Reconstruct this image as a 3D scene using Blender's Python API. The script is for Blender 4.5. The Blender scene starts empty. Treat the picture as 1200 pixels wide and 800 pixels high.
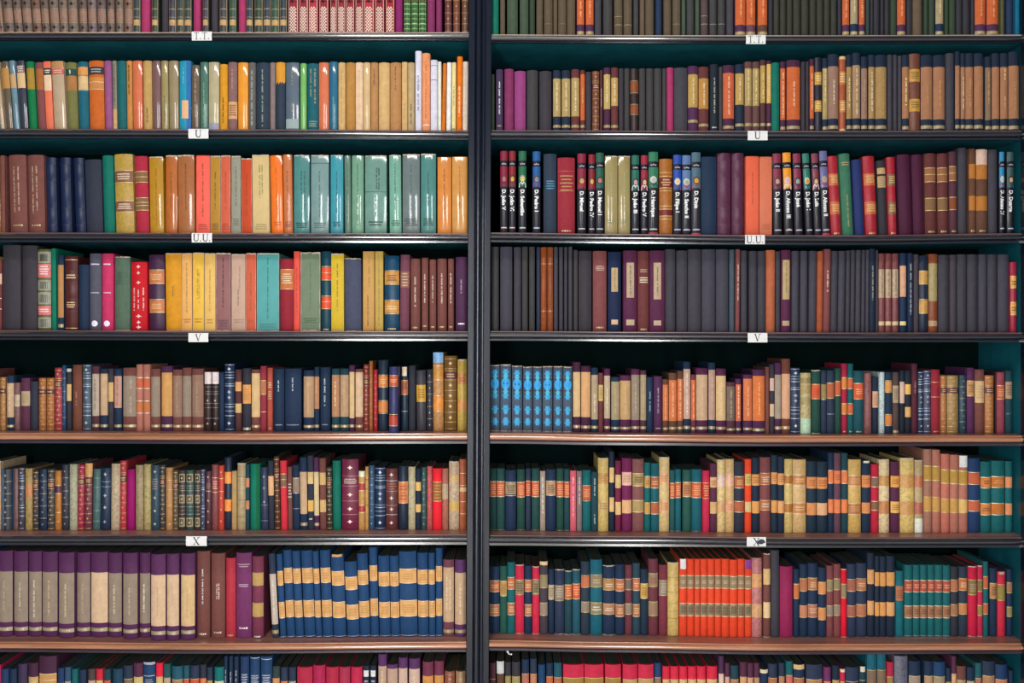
import bpy, math, random
from mathutils import Vector

random.seed(7)
SC = bpy.context.scene
COL = SC.collection
S = 0.0025            # metres per photograph pixel at the front face of the shelves
D = 2.5               # camera distance from that face
EYE = 1.5             # eye height above the floor
FLOORPX = 400 + EYE / S
N_INDIVIDUAL = 318    # books built one by one; the smaller rest is one mass

def PX(px, y=0.0): return (px - 600) * S * (1 + y / D)
def PZ(py, y=0.0): return EYE + (400 - py) * S * (1 + y / D)

# ------------------------------------------------------------------ materials
def lin(c): return c / 12.92 if c <= .04045 else ((c + .055) / 1.055) ** 2.4
FINE = {}
for w_ in '''445:42404a 446:454350 444:403f41 434:3b3740 545:48404a 333:33323a 334:31323e 335:2e3344 456:465664 457:4f5f74
246:1a304c 247:1c3150 235:1b2a40 236:1c2e4c 248:1f3c68 158:1d4674 148:1d4470 147:1c4670 258:1f4470 257:1f4460 346:2a3850 347:2c3854 345:2c3a4c 245:1d3244 234:1c2634 256:1d4450 356:2a4656 136:17264a 135:1a2a48 146:163050 237:22326a
255:204a48 254:1f4a40 177:11656a 167:12606e 166:125c60 178:146478 188:146c78 266:22585c 267:22586a 265:24584e 278:245c70 277:1f6068 088:0a7476 077:0a6668 067:0a5a66 156:17525e
075:007060 085:00785f 086:007a62 076:00715f 375:3c765c
526:4c1838 536:5a2a58 524:4a2440 525:502850 624:58224a 625:5a2448 635:5c2c48 636:5a3050 637:603468 727:603060 535:502c50 534:4c2c44 634:58303e
cb5:c9a850 cb6:c4a868 cb7:c0a67a cb8:bea588 cb9:c4ad92 dc7:d8ba70 dc8:dcc084 db7:d8b278 db6:d8b062 dc9:dcc598 bb8:b8ac88 bb7:b8a878 db4:d4a63c db5:d0a850 da4:cf9a40 da5:cf9e54 ca5:c09648 ba8:b5a184 ba7:b59f78 ba6:b39a64 ca6:c49e60 da6:d69f5e ca7:c8a270 ea6:e4a25c ea7:e6a86e eb7:e8b272 eb8:e8b484 ec7:e8bc74 ec8:e8c084
598:68968a 6b9:74ae9a 6a8:72a288 387:438480 388:468886 376:467668 575:566e5c 686:74866c 764:5e5140 a48:984080 836:84305f 443:383931 a94:a58a52 9a8:a3a288 765:6a574e 876:79685c 975:8a705a a95:a0905c 843:8c4a28 842:96491f 447:4a4f68 e84:d87a4c e83:dc7a40 e73:cc6434 e74:d87048 e63:d86040 d63:cf6440 d64:cf6844 f42:f04a28 e95:e0945a d73:cf6c3c d74:cf7044 fb6:f0b462 fc4:f4c244 fc5:f2c45a fc6:f0c268 ca9:cca894 d94:d49444 744:7a4842 743:764434 844:84484a 733:703838 734:703642 834:803444 835:7c3650
a23:9a2838 b23:b02434 c23:c02434 b24:b22840 c25:be2848 d25:cc2a50 e25:d82a4c d24:d42c46 e24:dc2840 f25:e82a48 d14:d41a40 d15:d21c44 c24:c4243e'''.split():
    k_, v_ = w_.split(':'); FINE[k_] = v_
def srgb(h):
    if h[:3] in FINE:
        q = FINE[h[:3]]; return tuple(int(q[i:i + 2], 16) / 255.0 for i in (0, 2, 4))
    return tuple(int(ch, 16) / 15.0 for ch in h[:3])
def rgb(h): return tuple(lin(c) for c in srgb(h))

MATS = {}
class NT:
    def __init__(s, name):
        s.m = bpy.data.materials.new(name); s.m.use_nodes = True
        s.t = s.m.node_tree; s.b = s.t.nodes['Principled BSDF']
    def n(s, kind, **kw):
        x = s.t.nodes.new(kind)
        for k, v in kw.items(): setattr(x, k, v)
        return x
    def l(s, a, b): s.t.links.new(a, b)
    def coords(s, scale=(1, 1, 1)):
        tc = s.n('ShaderNodeTexCoord'); mp = s.n('ShaderNodeMapping')
        mp.inputs['Scale'].default_value = scale
        s.l(tc.outputs['Object'], mp.inputs['Vector']); return mp.outputs['Vector']
    def noise(s, vec, scale, detail=3, rough=.55):
        x = s.n('ShaderNodeTexNoise'); x.inputs['Scale'].default_value = scale
        x.inputs['Detail'].default_value = detail; x.inputs['Roughness'].default_value = rough
        s.l(vec, x.inputs['Vector']); return x.outputs['Fac']
    def ramp(s, fac, stops):
        r = s.n('ShaderNodeValToRGB'); e = r.color_ramp.elements
        while len(e) < len(stops): e.new(.5)
        for q, (p, c) in zip(e, stops): q.position = p; q.color = (*c, 1)
        s.l(fac, r.inputs['Fac']); return r.outputs['Color']
    def bump(s, fac, strength, dist=.001):
        b = s.n('ShaderNodeBump'); b.inputs['Strength'].default_value = strength
        b.inputs['Distance'].default_value = dist
        s.l(fac, b.inputs['Height']); s.l(b.outputs['Normal'], s.b.inputs['Normal'])

def mul(c, k): return tuple(min(.95, x * k) for x in c)

def mat(h, fin=''):
    key = (h[:3], fin)
    if key in MATS: return MATS[key]
    kind = {'': 'cloth', 'l': 'leather', 'p': 'paper', 'g': 'wrapped', 'm': 'marbled', 'x': 'print', 'u': 'gilt'}[fin]
    t = NT('%s_%s' % (kind, h[:3])); c = rgb(h); b = t.b
    b.inputs['Base Color'].default_value = (*c, 1)
    if fin == 'x':
        b.inputs['Roughness'].default_value = .5
    elif fin == 'u':
        b.inputs['Roughness'].default_value = .38; b.inputs['Metallic'].default_value = .25
    elif fin == '':
        v = t.coords()
        f = t.noise(v, 60, 4)
        t.l(t.ramp(f, [(.25, mul(c, .86)), (.75, mul(c, 1.13))]), b.inputs['Base Color'])
        b.inputs['Roughness'].default_value = .72
        b.inputs['Specular IOR Level'].default_value = .35
        t.bump(t.noise(v, 1600, 1), .25, .0004)
    elif fin == 'l':
        v = t.coords()
        f = t.noise(v, 95, 6, .65)
        t.l(t.ramp(f, [(.28, mul(c, .72)), (.52, c), (.78, mul(c, 1.25))]), b.inputs['Base Color'])
        b.inputs['Roughness'].default_value = .46
        t.bump(t.noise(v, 420, 3), .35, .0006)
    elif fin == 'p':
        v = t.coords((1, 1, .5))
        f = t.noise(v, 45, 5, .7)
        t.l(t.ramp(f, [(.25, mul(c, .86)), (.6, c), (.85, mul(c, 1.08))]), b.inputs['Base Color'])
        b.inputs['Roughness'].default_value = .66
        t.bump(t.noise(v, 150, 3), .25, .0006)
    elif fin == 'm':
        v = t.coords()
        vo = t.n('ShaderNodeTexVoronoi'); vo.inputs['Scale'].default_value = 150
        vo.feature = 'SMOOTH_F1'; t.l(v, vo.inputs['Vector'])
        mx = t.n('ShaderNodeMath', operation='ADD')
        t.l(vo.outputs['Distance'], mx.inputs[0]); t.l(t.noise(v, 70, 4), mx.inputs[1])
        mr = t.n('ShaderNodeMapRange'); mr.inputs['From Max'].default_value = 1.6
        t.l(mx.outputs[0], mr.inputs['Value'])
        t.l(t.ramp(mr.outputs['Result'], [(.3, mul(c, .6)), (.5, c), (.7, mul(c, 1.2))]), b.inputs['Base Color'])
        b.inputs['Roughness'].default_value = .5
    elif fin == 'g':
        v = t.coords((1, 1, .12))
        b.inputs['Roughness'].default_value = .55
        b.inputs['Coat Weight'].default_value = 1.0 if sum(c) > .04 else .35
        b.inputs['Coat Roughness'].default_value = .1
        f = t.noise(t.coords(), 30, 3)
        t.l(t.ramp(f, [(.3, mul(c, .9)), (.7, mul(c, 1.1))]), b.inputs['Base Color'])
        bp = t.n('ShaderNodeBump'); bp.inputs['Strength'].default_value = .2
        bp.inputs['Distance'].default_value = .0012
        t.l(t.noise(v, 90, 2), bp.inputs['Height']); t.l(bp.outputs['Normal'], b.inputs['Coat Normal'])
    MATS[key] = t.m
    return t.m

def wood(name, dark, light, rough, coat=0., scale=9):
    t = NT(name); v = t.coords((.35, 6, 6))
    f = t.noise(v, scale, 7, .65)
    t.l(t.ramp(f, [(.3, rgb(dark)), (.7, rgb(light))]), t.b.inputs['Base Color'])
    t.b.inputs['Roughness'].default_value = rough
    t.b.inputs['Coat Weight'].default_value = coat
    t.b.inputs['Coat Roughness'].default_value = .16
    t.bump(t.noise(v, scale * 3, 4), .15, .0008)
    return t.m

def paint(name, h, rough, spec=.5, var=.25):
    t = NT(name); v = t.coords((1, 1, .4)); c = rgb(h)
    t.l(t.ramp(t.noise(v, 14, 5, .6), [(.3, mul(c, 1 - var)), (.7, mul(c, 1 + var))]), t.b.inputs['Base Color'])
    t.b.inputs['Roughness'].default_value = rough
    t.b.inputs['Specular IOR Level'].default_value = spec
    t.bump(t.noise(v, 60, 3), .12, .0008)
    return t.m

def pages():
    if 'pages' in MATS: return MATS['pages']
    t = NT('page_edges'); v = t.coords((900, 8, 8))
    t.l(t.ramp(t.noise(v, 1, 2), [(.3, rgb('221')), (.7, rgb('554'))]), t.b.inputs['Base Color'])  # dusty paper, darkened further for the shade over the book tops
    t.b.inputs['Roughness'].default_value = .85
    MATS['pages'] = t.m
    return t.m

# ------------------------------------------------------------------ mesh collector
class Geo:
    def __init__(s): s.v = []; s.f = []; s.m = []; s.sm = []; s.mats = []
    def slot(s, m):
        if m not in s.mats: s.mats.append(m)
        return s.mats.index(m)
    def add(s, vs, fs, m, smooth=False):
        b = len(s.v); s.v += [tuple(p) for p in vs]; k = s.slot(m)
        for i, f in enumerate(fs):
            s.f.append(tuple(b + q for q in f)); s.m.append(k)
            s.sm.append(smooth[i] if isinstance(smooth, list) else smooth)
    def box(s, x0, x1, y0, y1, z0, z1, m):
        vs = [(x, y, z) for z in (z0, z1) for y in (y0, y1) for x in (x0, x1)]
        s.add(vs, [(0, 1, 5, 4), (1, 3, 7, 5), (3, 2, 6, 7), (2, 0, 4, 6), (4, 5, 7, 6), (2, 3, 1, 0)], m)
    def merge(s, g, M):
        b = len(s.v); s.v += [tuple(M @ Vector(p)) for p in g.v]
        remap = [s.slot(m) for m in g.mats]
        s.f += [tuple(b + q for q in f) for f in g.f]
        s.m += [remap[k] for k in g.m]; s.sm += g.sm
    def build(s, name, parent=None):
        me = bpy.data.meshes.new(name); me.from_pydata(s.v, [], s.f)
        for m in s.mats: me.materials.append(m)
        me.polygons.foreach_set('material_index', s.m)
        me.polygons.foreach_set('use_smooth', s.sm)
        me.update()
        o = bpy.data.objects.new(name, me); COL.objects.link(o)
        if parent: o.parent = parent
        return o

def empty(name, loc=(0, 0, 0)):
    o = bpy.data.objects.new(name, None); o.empty_display_size = .05
    o.location = loc; COL.objects.link(o); return o

def tag(o, label=None, cat=None, group=None, kind=None):
    for k, v in (('label', label), ('category', cat), ('group', group), ('kind', kind)):
        if v: o[k] = v
    return o

TEXTS = {}
def text_geo(txt):
    """Outline of a word lying in the xz plane, letters upright, unit height, from x=0."""
    if txt in TEXTS: return TEXTS[txt]
    cu = bpy.data.curves.new('lettering', 'FONT'); cu.body = txt; cu.offset = .03
    cu.resolution_u = 2
    ob = bpy.data.objects.new('lettering', cu); COL.objects.link(ob)
    dg = bpy.context.evaluated_depsgraph_get()
    me = ob.evaluated_get(dg).to_mesh()
    vs = [(v.co.x, v.co.y) for v in me.vertices]; fs = [tuple(p.vertices) for p in me.polygons]
    ob.evaluated_get(dg).to_mesh_clear()
    bpy.data.objects.remove(ob); bpy.data.curves.remove(cu)
    TEXTS[txt] = (vs, fs, max(v[0] for v in vs))
    return TEXTS[txt]

# ------------------------------------------------------------------ books
GILT = 'dc8'
PRE = {
 'cf': 'm.64,222,.7 p.72,.86,976 g.71,ba8 g.87,ba8 m.93,223,.7 g.985,ca7 g.4,ba8',
 'pl': 'g.05,a97,1.6 g.22,a97,1.6 g.38,a97,1.6 g.55,a97,1.6 g.7,a97,1.6 p.83,.9,ca7 g.8,a97 g.98,a97 ea97',
 'rw': 'o.05,.55,edc m.62,412,.8 o.68,.99,edc eecb',
 'gp': 'p0,.6,743 g.64,ad9,2 g.7,9b7,1.5 g.76,ad9,2 g.82,9b7,1.5 g.88,ad9,2 g.94,9b7,2 e8a7',
 'or': 'g.04,b96 g.17,b96 g.2,b96 p.21,.31,633 h.23,.29,db8 g.32,b96 g.46,b96 g.6,b96 g.75,b96 g.88,b96 g.97,b96 m.1,ca6 m.39,ca6 m.53,ca6 m.67,ca6 m.82,ca6',
 'oc': 'p.1,.86,e73 v.2,.78,fb8 G.96,ec8',
 'tc': 'p.1,.85,a97 v.2,.75,eda G.96,dda',
 'tp': 'p.14,.76,ca8 v.2,.68,edb G.92,dc9',
 'pw': 'p.03,.17,998 p.06,.15,554,.6 p.18,.35,d77 h.2,.32,fee p.38,.51,998 p.4,.49,443,.6 p.53,.68,998 p.56,.66,443,.6 p.7,.81,d77 h.73,.78,fee p.84,.97,998 p.86,.96,443,.6',
 'fl': 'm.07,ecc,.3 m.16,ecc,.25 m.3,ecc,.3 v.37,.72,ecc,.22 v.4,.7,ecc,.5 v.37,.72,ecc,.8 m.79,ecc,.4 m.88,ecc,.3 m.95,ecc,.35',
 'rb': 'g.13,c96 g.2,c96 g.27,db8,2 g.7,c96 g.76,c96 g.83,db8,2 k.13,.27,.7,.83',
 'dt': 'm.1,ba8,.28 m.3,ba8,.28 m.5,ba8,.28 m.7,ba8,.28 m.9,ba8,.28 g.2,987 g.4,987 g.6,987 g.8,987',
 'bl': 'g.02,9ac g.13,9ac g.17,9ac g.21,bcd g.3,9ac g.33,bcd g.6,9ac g.64,bcd g.7,9ac g.77,bcd g.97,9ac m.08,bcd,.4 m.42,9ac,.5 m.5,9ac,.4 m.88,bcd,.4',
 'fr': 'p.06,.2,a97,.85 p.08,.18,332,.6 m.13,dc9,.3 g.26,998 g.3,887 g.34,998 p.41,.55,a97,.85 p.43,.53,332,.6 m.48,dc9,.3 g.61,998 g.67,776 g.73,998 p.79,.94,a97,.85 p.81,.92,332,.6 m.87,dc9,.3',
 'bb': 'q.11,3ad,.5 q.17,4bd,.4 d.28,3ae,.4 q.4,4bd,.4 q.46,3ad,.5 q.66,3ad,.55 q.71,4ad,.35 q.83,4ad,.4 q.86,3ad,.55 g.2,234,.6 g.37,234,.6',
 'gl': 'p.21,.45,d64 g.21,edb g.45,edb h.25,.42,fb8 g.985,887',
 'vg': 'p.24,.83,987 G.91,cba',
 'bt': 'p.21,.37,eb7 p.58,.76,eb7 g.205,fdb g.37,fdb g.575,fdb g.76,fdb h.25,.33,c95 h.62,.72,c95 g.985,aab',
 'rt': 'p.22,.37,c75 p.57,.73,b75 g.21,edb g.375,edb g.57,edb g.735,edb h.26,.33,ec9 h.61,.7,ec9',
 'ol': 'p.22,.37,986 p.58,.73,986 g.215,edb g.375,edb g.575,edb g.735,edb h.27,.32,dba o.6,.72,544',
 'tl': 'p.22,.37,b54 p.57,.73,a75 g.215,edb g.375,edb g.57,edb g.735,edb h.26,.33,eb8 h.61,.69,743 g.985,99a',
}
PREDESC = {'cf': 'dark motifs', 'pl': 'tartan spine', 'rw': 'white filigree', 'gp': 'green tartan', 'or': 'gilt ornament',
 'pw': 'patchwork spine', 'fl': 'white flourishes', 'rb': 'raised bands', 'dt': 'gilt flowers', 'bl': 'silver ornament',
 'fr': 'gilt frames', 'bb': 'cyan medallions', 'mo': 'marbled spine'}

NAMED = [('black', '111'), ('charcoal', '434'), ('charcoal', '445'), ('charcoal', '333'), ('navy', '235'), ('navy', '246'), ('navy', '136'), ('blue', '158'),
 ('blue', '148'), ('indigo', '226'), ('slate', '345'), ('slate', '456'), ('slate', '347'), ('turquoise', '4ab'), ('turquoise', '5aa'), ('cyan', '19b'), ('teal', '177'), ('teal', '157'), ('teal', '387'), ('teal', '256'),
 ('green', '075'), ('green', '143'), ('green', '254'), ('green', '375'), ('green', '6b8'), ('lime', '7b6'), ('sage', '686'), ('sage', '9a8'), ('sage', '575'),
 ('olive', '663'), ('olive', '774'), ('olive', '764'), ('olive', 'a95'), ('mustard', 'b82'), ('mustard', 'ca4'), ('mustard', 'b94'), ('yellow', 'fc5'), ('yellow', 'db2'), ('yellow', 'fb5'), ('yellow', 'd92'),
 ('cream', 'eda'), ('cream', 'dc8'), ('cream', 'db7'), ('tan', 'ca8'), ('tan', 'b96'), ('tan', 'a86'), ('tan', 'b84'), ('ivory', 'ddc'), ('white', 'eee'), ('gray', '998'), ('gray', '777'), ('gray', 'bbb'), ('gray', '799'), ('gray', '567'),
 ('brown', '743'), ('brown', '643'), ('brown', '532'), ('brown', '865'), ('brown', '744'), ('brown', '752'), ('brown', 'a63'), ('rust', 'b54'), ('rust', 'b53'), ('rust', 'c41'), ('rust', '842'), ('orange', 'e73'), ('orange', 'f71'), ('orange', 'c62'), ('orange', 'd83'), ('orange', 'e95'), ('apricot', 'eb7'), ('apricot', 'ea6'),
 ('salmon', 'f65'), ('salmon', 'b76'), ('salmon', 'd75'), ('salmon', 'e54'), ('scarlet', 'f31'), ('scarlet', 'f42'), ('scarlet', 'e13'), ('red', 'c23'), ('red', 'd24'), ('crimson', 'a23'), ('crimson', 'a34'), ('maroon', '623'), ('maroon', '733'), ('maroon', '834'), ('maroon', '533'),
 ('plum', '524'), ('plum', '634'), ('plum', '526'), ('purple', '536'), ('purple', '424'), ('purple', '525'), ('purple', '637'), ('violet', '958'), ('mauve', '855'), ('mauve', '866'), ('mauve', '756'), ('mauve', '745'), ('pink', 'c36'), ('pink', 'a48'), ('magenta', 'a26'), ('magenta', '906'), ('magenta', '836')]
def cname(h):
    a = srgb(h)
    def dist(b):
        b = srgb(b); d = [(p - q) for p, q in zip(a, b)]; m = sum(d) / 3
        return m * m * 1.2 + sum((x - m) ** 2 for x in d) * 3
    return min(NAMED, key=lambda n: dist(n[1]))[0]

class Book: pass

def parse(line, row, side):
    t = line.split(); b = Book(); b.row = row; b.side = side
    i = 0
    b.x0, b.x1 = float(t[0]), float(t[1])
    tt = t[2].split('/'); b.top = float(tt[0]); b.lean = float(tt[1]) if len(tt) > 1 else 0.
    b.col = t[3][:3]; b.fin = t[3][3:]; b.el = []; b.pre = []; b.worn = 0; b.foot = None; b.bio = None
    rest = t[4:]; out = []; k = 0
    while k < len(rest):
        e = rest[k]
        if e == 'w': b.worn += 1
        elif e == 'B':
            b.bio = ' '.join(rest[k + 1:])
            c0, nm, tl = b.bio.split(',', 2)
            tail = tl.split(' ')
            b.bio = (c0, nm, tail[0]); out += tail[1:]
            break
        elif e[0] == 'f': b.foot = float(e[1:])
        elif e[0] == '@':
            p = e[1:]; b.pre.append(p)
            if p == 'mo': b.fin = 'm'
            else: out += PRE[p].split()
        else: out.append(e)
        k += 1
    for e in out:
        a = e[1:].split(',')
        b.el.append((e[0], a))
    if b.bio: b.fin = 'g'
    return b

def flt(s): return float(s)

def book_geo(b, w, h, dep):
    """All parts of one book, spine towards -y with its apex at y=0, base centred on the origin. Returns {part name: [Geo, ...]}."""
    fin = b.fin; hw = w / 2
    bul = {'p': .002, 'g': .004}.get(fin, .0075)
    bul = min(bul, w * .24)
    bands = []
    for k, a in b.el:
        if k == 'k': bands += [flt(x) for x in a]
    N = 8
    def sy(u, z=None):                       # spine surface
        y = bul * (2 * u - 1) ** 2
        return y
    def sx(u): return -hw + .0003 + (w - .0006) * u
    cover = mat(b.col, fin)
    G = Geo(); parts = {'cover': [G]}
    # height levels of the spine
    lv = [(0., .0014), (.0016, 0.), (h - .0016, 0.), (h, .0014)]
    for t in bands:
        z = h * (1 - t)
        lv += [(z - .0035, 0), (z - .0015, -.0016), (z + .0015, -.0016), (z + .0035, 0)]
    lv.sort()
    vs = []; fs = []
    for z, dy in lv:
        for i in range(N + 1):
            u = i / N; vs.append((sx(u), sy(u) + dy, z))
    for r in range(len(lv) - 1):
        for i in range(N):
            a = r * (N + 1) + i; fs.append((a, a + 1, a + N + 2, a + N + 1))
    G.add(vs, fs, cover, True)
    # boards: U outline with French grooves, extruded
    t_ = min(.0019, w * .14); yb = bul
    out = []
    for i in range(N + 1): out.append((sx(i / N), sy(i / N) + .0014))
    gi = min(.0016, w * .1)
    out += [(hw - gi, yb + .004), (hw, yb + .0085), (hw, dep), (hw - t_, dep), (hw - t_, yb + .003),
            (-hw + t_, yb + .003), (-hw + t_, dep), (-hw, dep), (-hw, yb + .0085), (-hw + gi, yb + .004)]
    n = len(out)
    vs = [(x, y, z) for z in (0, h) for x, y in out]
    G.add(vs, [(i, (i + 1) % n, n + (i + 1) % n, n + i) for i in range(N, n)], cover)
    G.add(vs, [tuple(range(n, 2 * n)), tuple(range(n - 1, -1, -1))], cover)
    P = Geo(); drop = .0005
    P.box(-hw + t_, hw - t_, yb + .003, dep - .004, drop * .6, h - drop, pages())
    parts['page_block'] = [P]

    layer = [0]
    def patch(g, u0, u1, t0, t1, m, eps, smooth=True, wob=0.):
        nn = max(1, int(round(N * (u1 - u0)))); rows = 1
        vs = []
        for z in (h * (1 - t1), h * (1 - t0)):
            for i in range(nn + 1):
                u = u0 + (u1 - u0) * i / nn
                vs.append((sx(u), sy(u) - eps, max(.0006, z + (random.uniform(-wob, wob) if wob else 0))))
        g.add(vs, [(i, i + 1, nn + 2 + i, nn + 1 + i) for i in range(nn)], m, smooth)
    def quad(g, x, z, dx, dz, m, eps):
        u = (x + hw) / w; y = sy(u) - eps; y1 = sy(min(1, max(0, u - dx / w))) - eps; y2 = sy(min(1, max(0, u + dx / w))) - eps
        g.add([(x - dx, y1, z - dz), (x + dx, y2, z - dz), (x + dx, y2, z + dz), (x - dx, y1, z + dz)], [(0, 1, 2, 3)], m)
    def fan(g, x, z, pts, m, eps):
        vs = [(x + px, sy(min(1, max(0, (x + px + hw) / w))) - eps, z + pz) for px, pz in pts]
        c = (x, sy((x + hw) / w) - eps, z); k = len(vs)
        g.add(vs + [c], [(i, (i + 1) % k, k) for i in range(k)], m)

    gilt = Geo(); lets = []; orn = []
    def letters_v(t0, t1, col, xf, wd=None):
        let = Geo(); lets.append(let)
        m = mat(col, 'x'); x = -hw + w * xf; z = h * (1 - t0) - .001; zend = h * (1 - t1)
        cw = min(.0042, w * .25) if wd is None else wd
        while z > zend:
            nl = random.randint(2, 7)
            for _ in range(nl):
                lz = cw * random.uniform(.5, .85)
                if z - lz < zend: break
                kind = random.random()
                if kind < .6: quad(let, x + random.uniform(-.1, .1) * cw, z - lz / 2, cw * random.uniform(.3, .5), lz * .42, m, .0011)
                else:
                    quad(let, x - cw * .3, z - lz / 2, cw * .16, lz * .42, m, .0011)
                    quad(let, x + cw * .3, z - lz / 2, cw * .16, lz * .42, m, .0011)
                z -= lz * 1.12
            z -= cw * .8
            if nl == 7: z -= cw
    def letters_h(t0, t1, col):
        let = Geo(); lets.append(let)
        m = mat(col, 'x'); H = h * (t1 - t0)
        nrow = max(1, min(5, int(round(H / .0065)))); rh = H / nrow
        for r in range(nrow):
            z = h * (1 - t0) - rh * (r + .5); hh = min(.0022, rh * .3)
            half = w * random.uniform(.26, .38); x = -half
            while x < half:
                lx = random.uniform(.0009, .0017)
                quad(let, x + lx / 2, z, lx * .42, hh * random.uniform(.7, 1), m, .0011)
                x += lx * 1.15
    if b.bio:
        bc, txt, skin = b.bio
        bd = Geo(); patch(bd, 0, 1, 0, .115, mat(bc, 'g'), .0004); patch(bd, 0, 1, .185, .43, mat(bc, 'g'), .0004)
        parts['spine_panel'] = [bd]
        cr = mat('aab', 'x')
        z = h * .845
        cg = Geo(); orn.append(cg)
        fan(cg, 0, z, [(-w * .3, -.0025), (w * .3, -.0025), (w * .32, .0015), (w * .14, -.0002), (0, .0035), (-w * .14, -.0002), (-w * .32, .0015)], cr, .0008)
        po = Geo(); zc = h * .65
        ang = [i * math.tau / 12 for i in range(12)]
        rng = random.Random(txt)
        hair = rng.choice(['432', '221', '998', '543', 'ccb'])
        robe = rng.choice(['a23', '235', 'ddd', '643', 'c94', '356'])
        fan(po, 0, zc - h * .055, [(-w * .46, -.009), (w * .46, -.009), (w * .4, .003), (w * .2, .008), (-w * .2, .008), (-w * .4, .003)], mat(robe, 'x'), .0007)
        fan(po, 0, zc + .004, [(math.cos(a) * w * .36, math.sin(a) * .0105) for a in ang], mat(hair, 'x'), .0009)
        fan(po, w * .03, zc + .002, [(math.cos(a) * w * .25, math.sin(a) * .0078) for a in ang], mat(skin, 'x'), .0011)
        fan(po, w * .03, zc - .005, [(-w * .1, 0), (0, -.0016), (w * .1, 0), (0, .0012)], mat(hair, 'x'), .0013)
        for q in (-1, 1):
            quad(po, w * .03 + q * w * .09, zc + .0035, w * .035, .0006, mat('222', 'x'), .0013)
        parts['portrait'] = [po]
        vs, fs, ww = text_geo(txt)
        size = min(w * .88, .0155); L = ww * size; maxl = h * .4
        sxx = min(1.0, maxl / L)
        m = mat('fff', 'x'); zt = h * .535
        g = []
        for x, y in vs:
            X = (y - .34) * size; g.append((X, sy(min(1, max(0, (X + hw) / w))) - .0010, zt - x * size * sxx))
        let = Geo(); lets.append(let); let.add(g, fs, m)
        cg = Geo(); orn.append(cg); patch(cg, .12, .9, .925, .938, mat('ccd', 'x'), .0006)
        patch(cg, .3, .7, .915, .925, mat(bc, 'x'), .0006)
    labels = []; panels = []
    panels_any = any(k == 'p' and flt(a[1]) - flt(a[0]) >= .28 for k, a in b.el)
    np_ = 0
    for k, a in b.el:
        if k == 'p':
            t0, t1 = flt(a[0]), flt(a[1]); col = a[2]; wf = flt(a[3]) if len(a) > 3 else 1.
            np_ += 1; g = Geo()
            f2 = 'x' if fin in ('g',) else ('l' if fin in ('l', 'm') else '')
            inset = .0 if wf == 1 else (1 - wf) / 2
            patch(g, inset, 1 - inset, t0, t1, mat(col, f2), .0003 + .00012 * min(np_, 3), True, .0 if t1 - t0 > .05 else .0006)
            (labels if t1 - t0 < .28 else panels).append(g)
        elif k == 'g':
            t = flt(a[0]); c = a[1] if len(a) > 1 else GILT; th = .0018 * (flt(a[2]) if len(a) > 2 else 1) / h / 2
            patch(gilt, 0, 1, t - th, t + th, mat(c, 'u'), .0008)
        elif k == 'G':
            t = flt(a[0]); c = a[1] if len(a) > 1 else 'cb7'
            if panels_any: patch(gilt, .0, 1, t - .022, t + .022, mat('a97', 'u'), .0007)
            n = 4
            for i in range(n):
                quad(gilt, w * (-.22 + .44 * i / (n - 1)), h * (1 - t), w * .055, h * .012 * random.uniform(.6, 1), mat(c, 'u'), .0011)
        elif k == 'm':
            t = flt(a[0]); c = a[1] if len(a) > 1 and a[1] else 'db8'; r = (flt(a[2]) if len(a) > 2 else .36) * w * .5
            z = h * (1 - t); r2 = min(r * 1.15, .006)
            fan(gilt, 0, z, [(-r, 0), (-r * .35, -r2 * .35), (0, -r2), (r * .35, -r2 * .35), (r, 0), (r * .35, r2 * .35), (0, r2), (-r * .35, r2 * .35)], mat(c, 'u'), .0011)
        elif k in 'dq':
            t = flt(a[0]); c = a[1]; z = h * (1 - t)
            r = (flt(a[2]) if len(a) > 2 else .26) * w; og = Geo(); orn.append(og)
            if k == 'd':
                fan(og, 0, z, [(math.cos(i * math.tau / 16) * r, math.sin(i * math.tau / 16) * r * (1.45 if len(a) > 2 else 1)) for i in range(16)], mat(c, 'x'), .0009)
            else:
                pts = []
                for i in range(18):
                    q = r * .55 * (1 + .3 * math.cos(6 * i * math.tau / 18)); pts.append((math.cos(i * math.tau / 18) * q, math.sin(i * math.tau / 18) * q * 1.15))
                fan(og, 0, z, pts, mat(c, 'x'), .0009)
        elif k == 'o':
            t0, t1, c = flt(a[0]), flt(a[1]), a[2]; m = mat(c, 'x')
            z = h * (1 - t0) - .003; r = 0
            while z > h * (1 - t1) + .002:
                for x in ((-.27, 0, .27) if r % 2 else (-.14, .14)):
                    q = w * .11
                    fan(gilt, w * x, z, [(-q, -.0012), (0, -.0026), (q, -.0008), (q * .5, .0016), (0, .0026), (-q * .6, .0012)], m, .0009)
                z -= .0046; r += 1
        elif k == 'e':
            for u in (.02, .9):
                patch(gilt, u, u + .08, .0, 1, mat(a[0], 'u'), .0005)
        elif k == 't':
            t, c = flt(a[0]), a[1]; m = mat(c, fin if fin != 'g' else 'x')
            for i in range(4):
                x = -hw + w * (i + .5) / 4; q = w / 8; dz = random.uniform(.004, .010)
                fan(gilt, x, h * (1 - t), [(-q, .001), (-q * .3, -dz), (q * .5, -dz * .5), (q, .001)], m, .0005)
        elif k == 's':
            g = Geo(); patch(g, flt(a[0]), 1, 0, 1, mat(a[1], fin if fin != 'm' else 'l'), .0002)
            parts['spine_fold'] = [g]
        elif k == 'v':
            letters_v(flt(a[0]), flt(a[1]), a[2] if len(a) > 2 else 'edb', flt(a[3]) if len(a) > 3 else .5)
        elif k == 'h':
            letters_h(flt(a[0]), flt(a[1]), a[2] if len(a) > 2 else 'edb')
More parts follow.
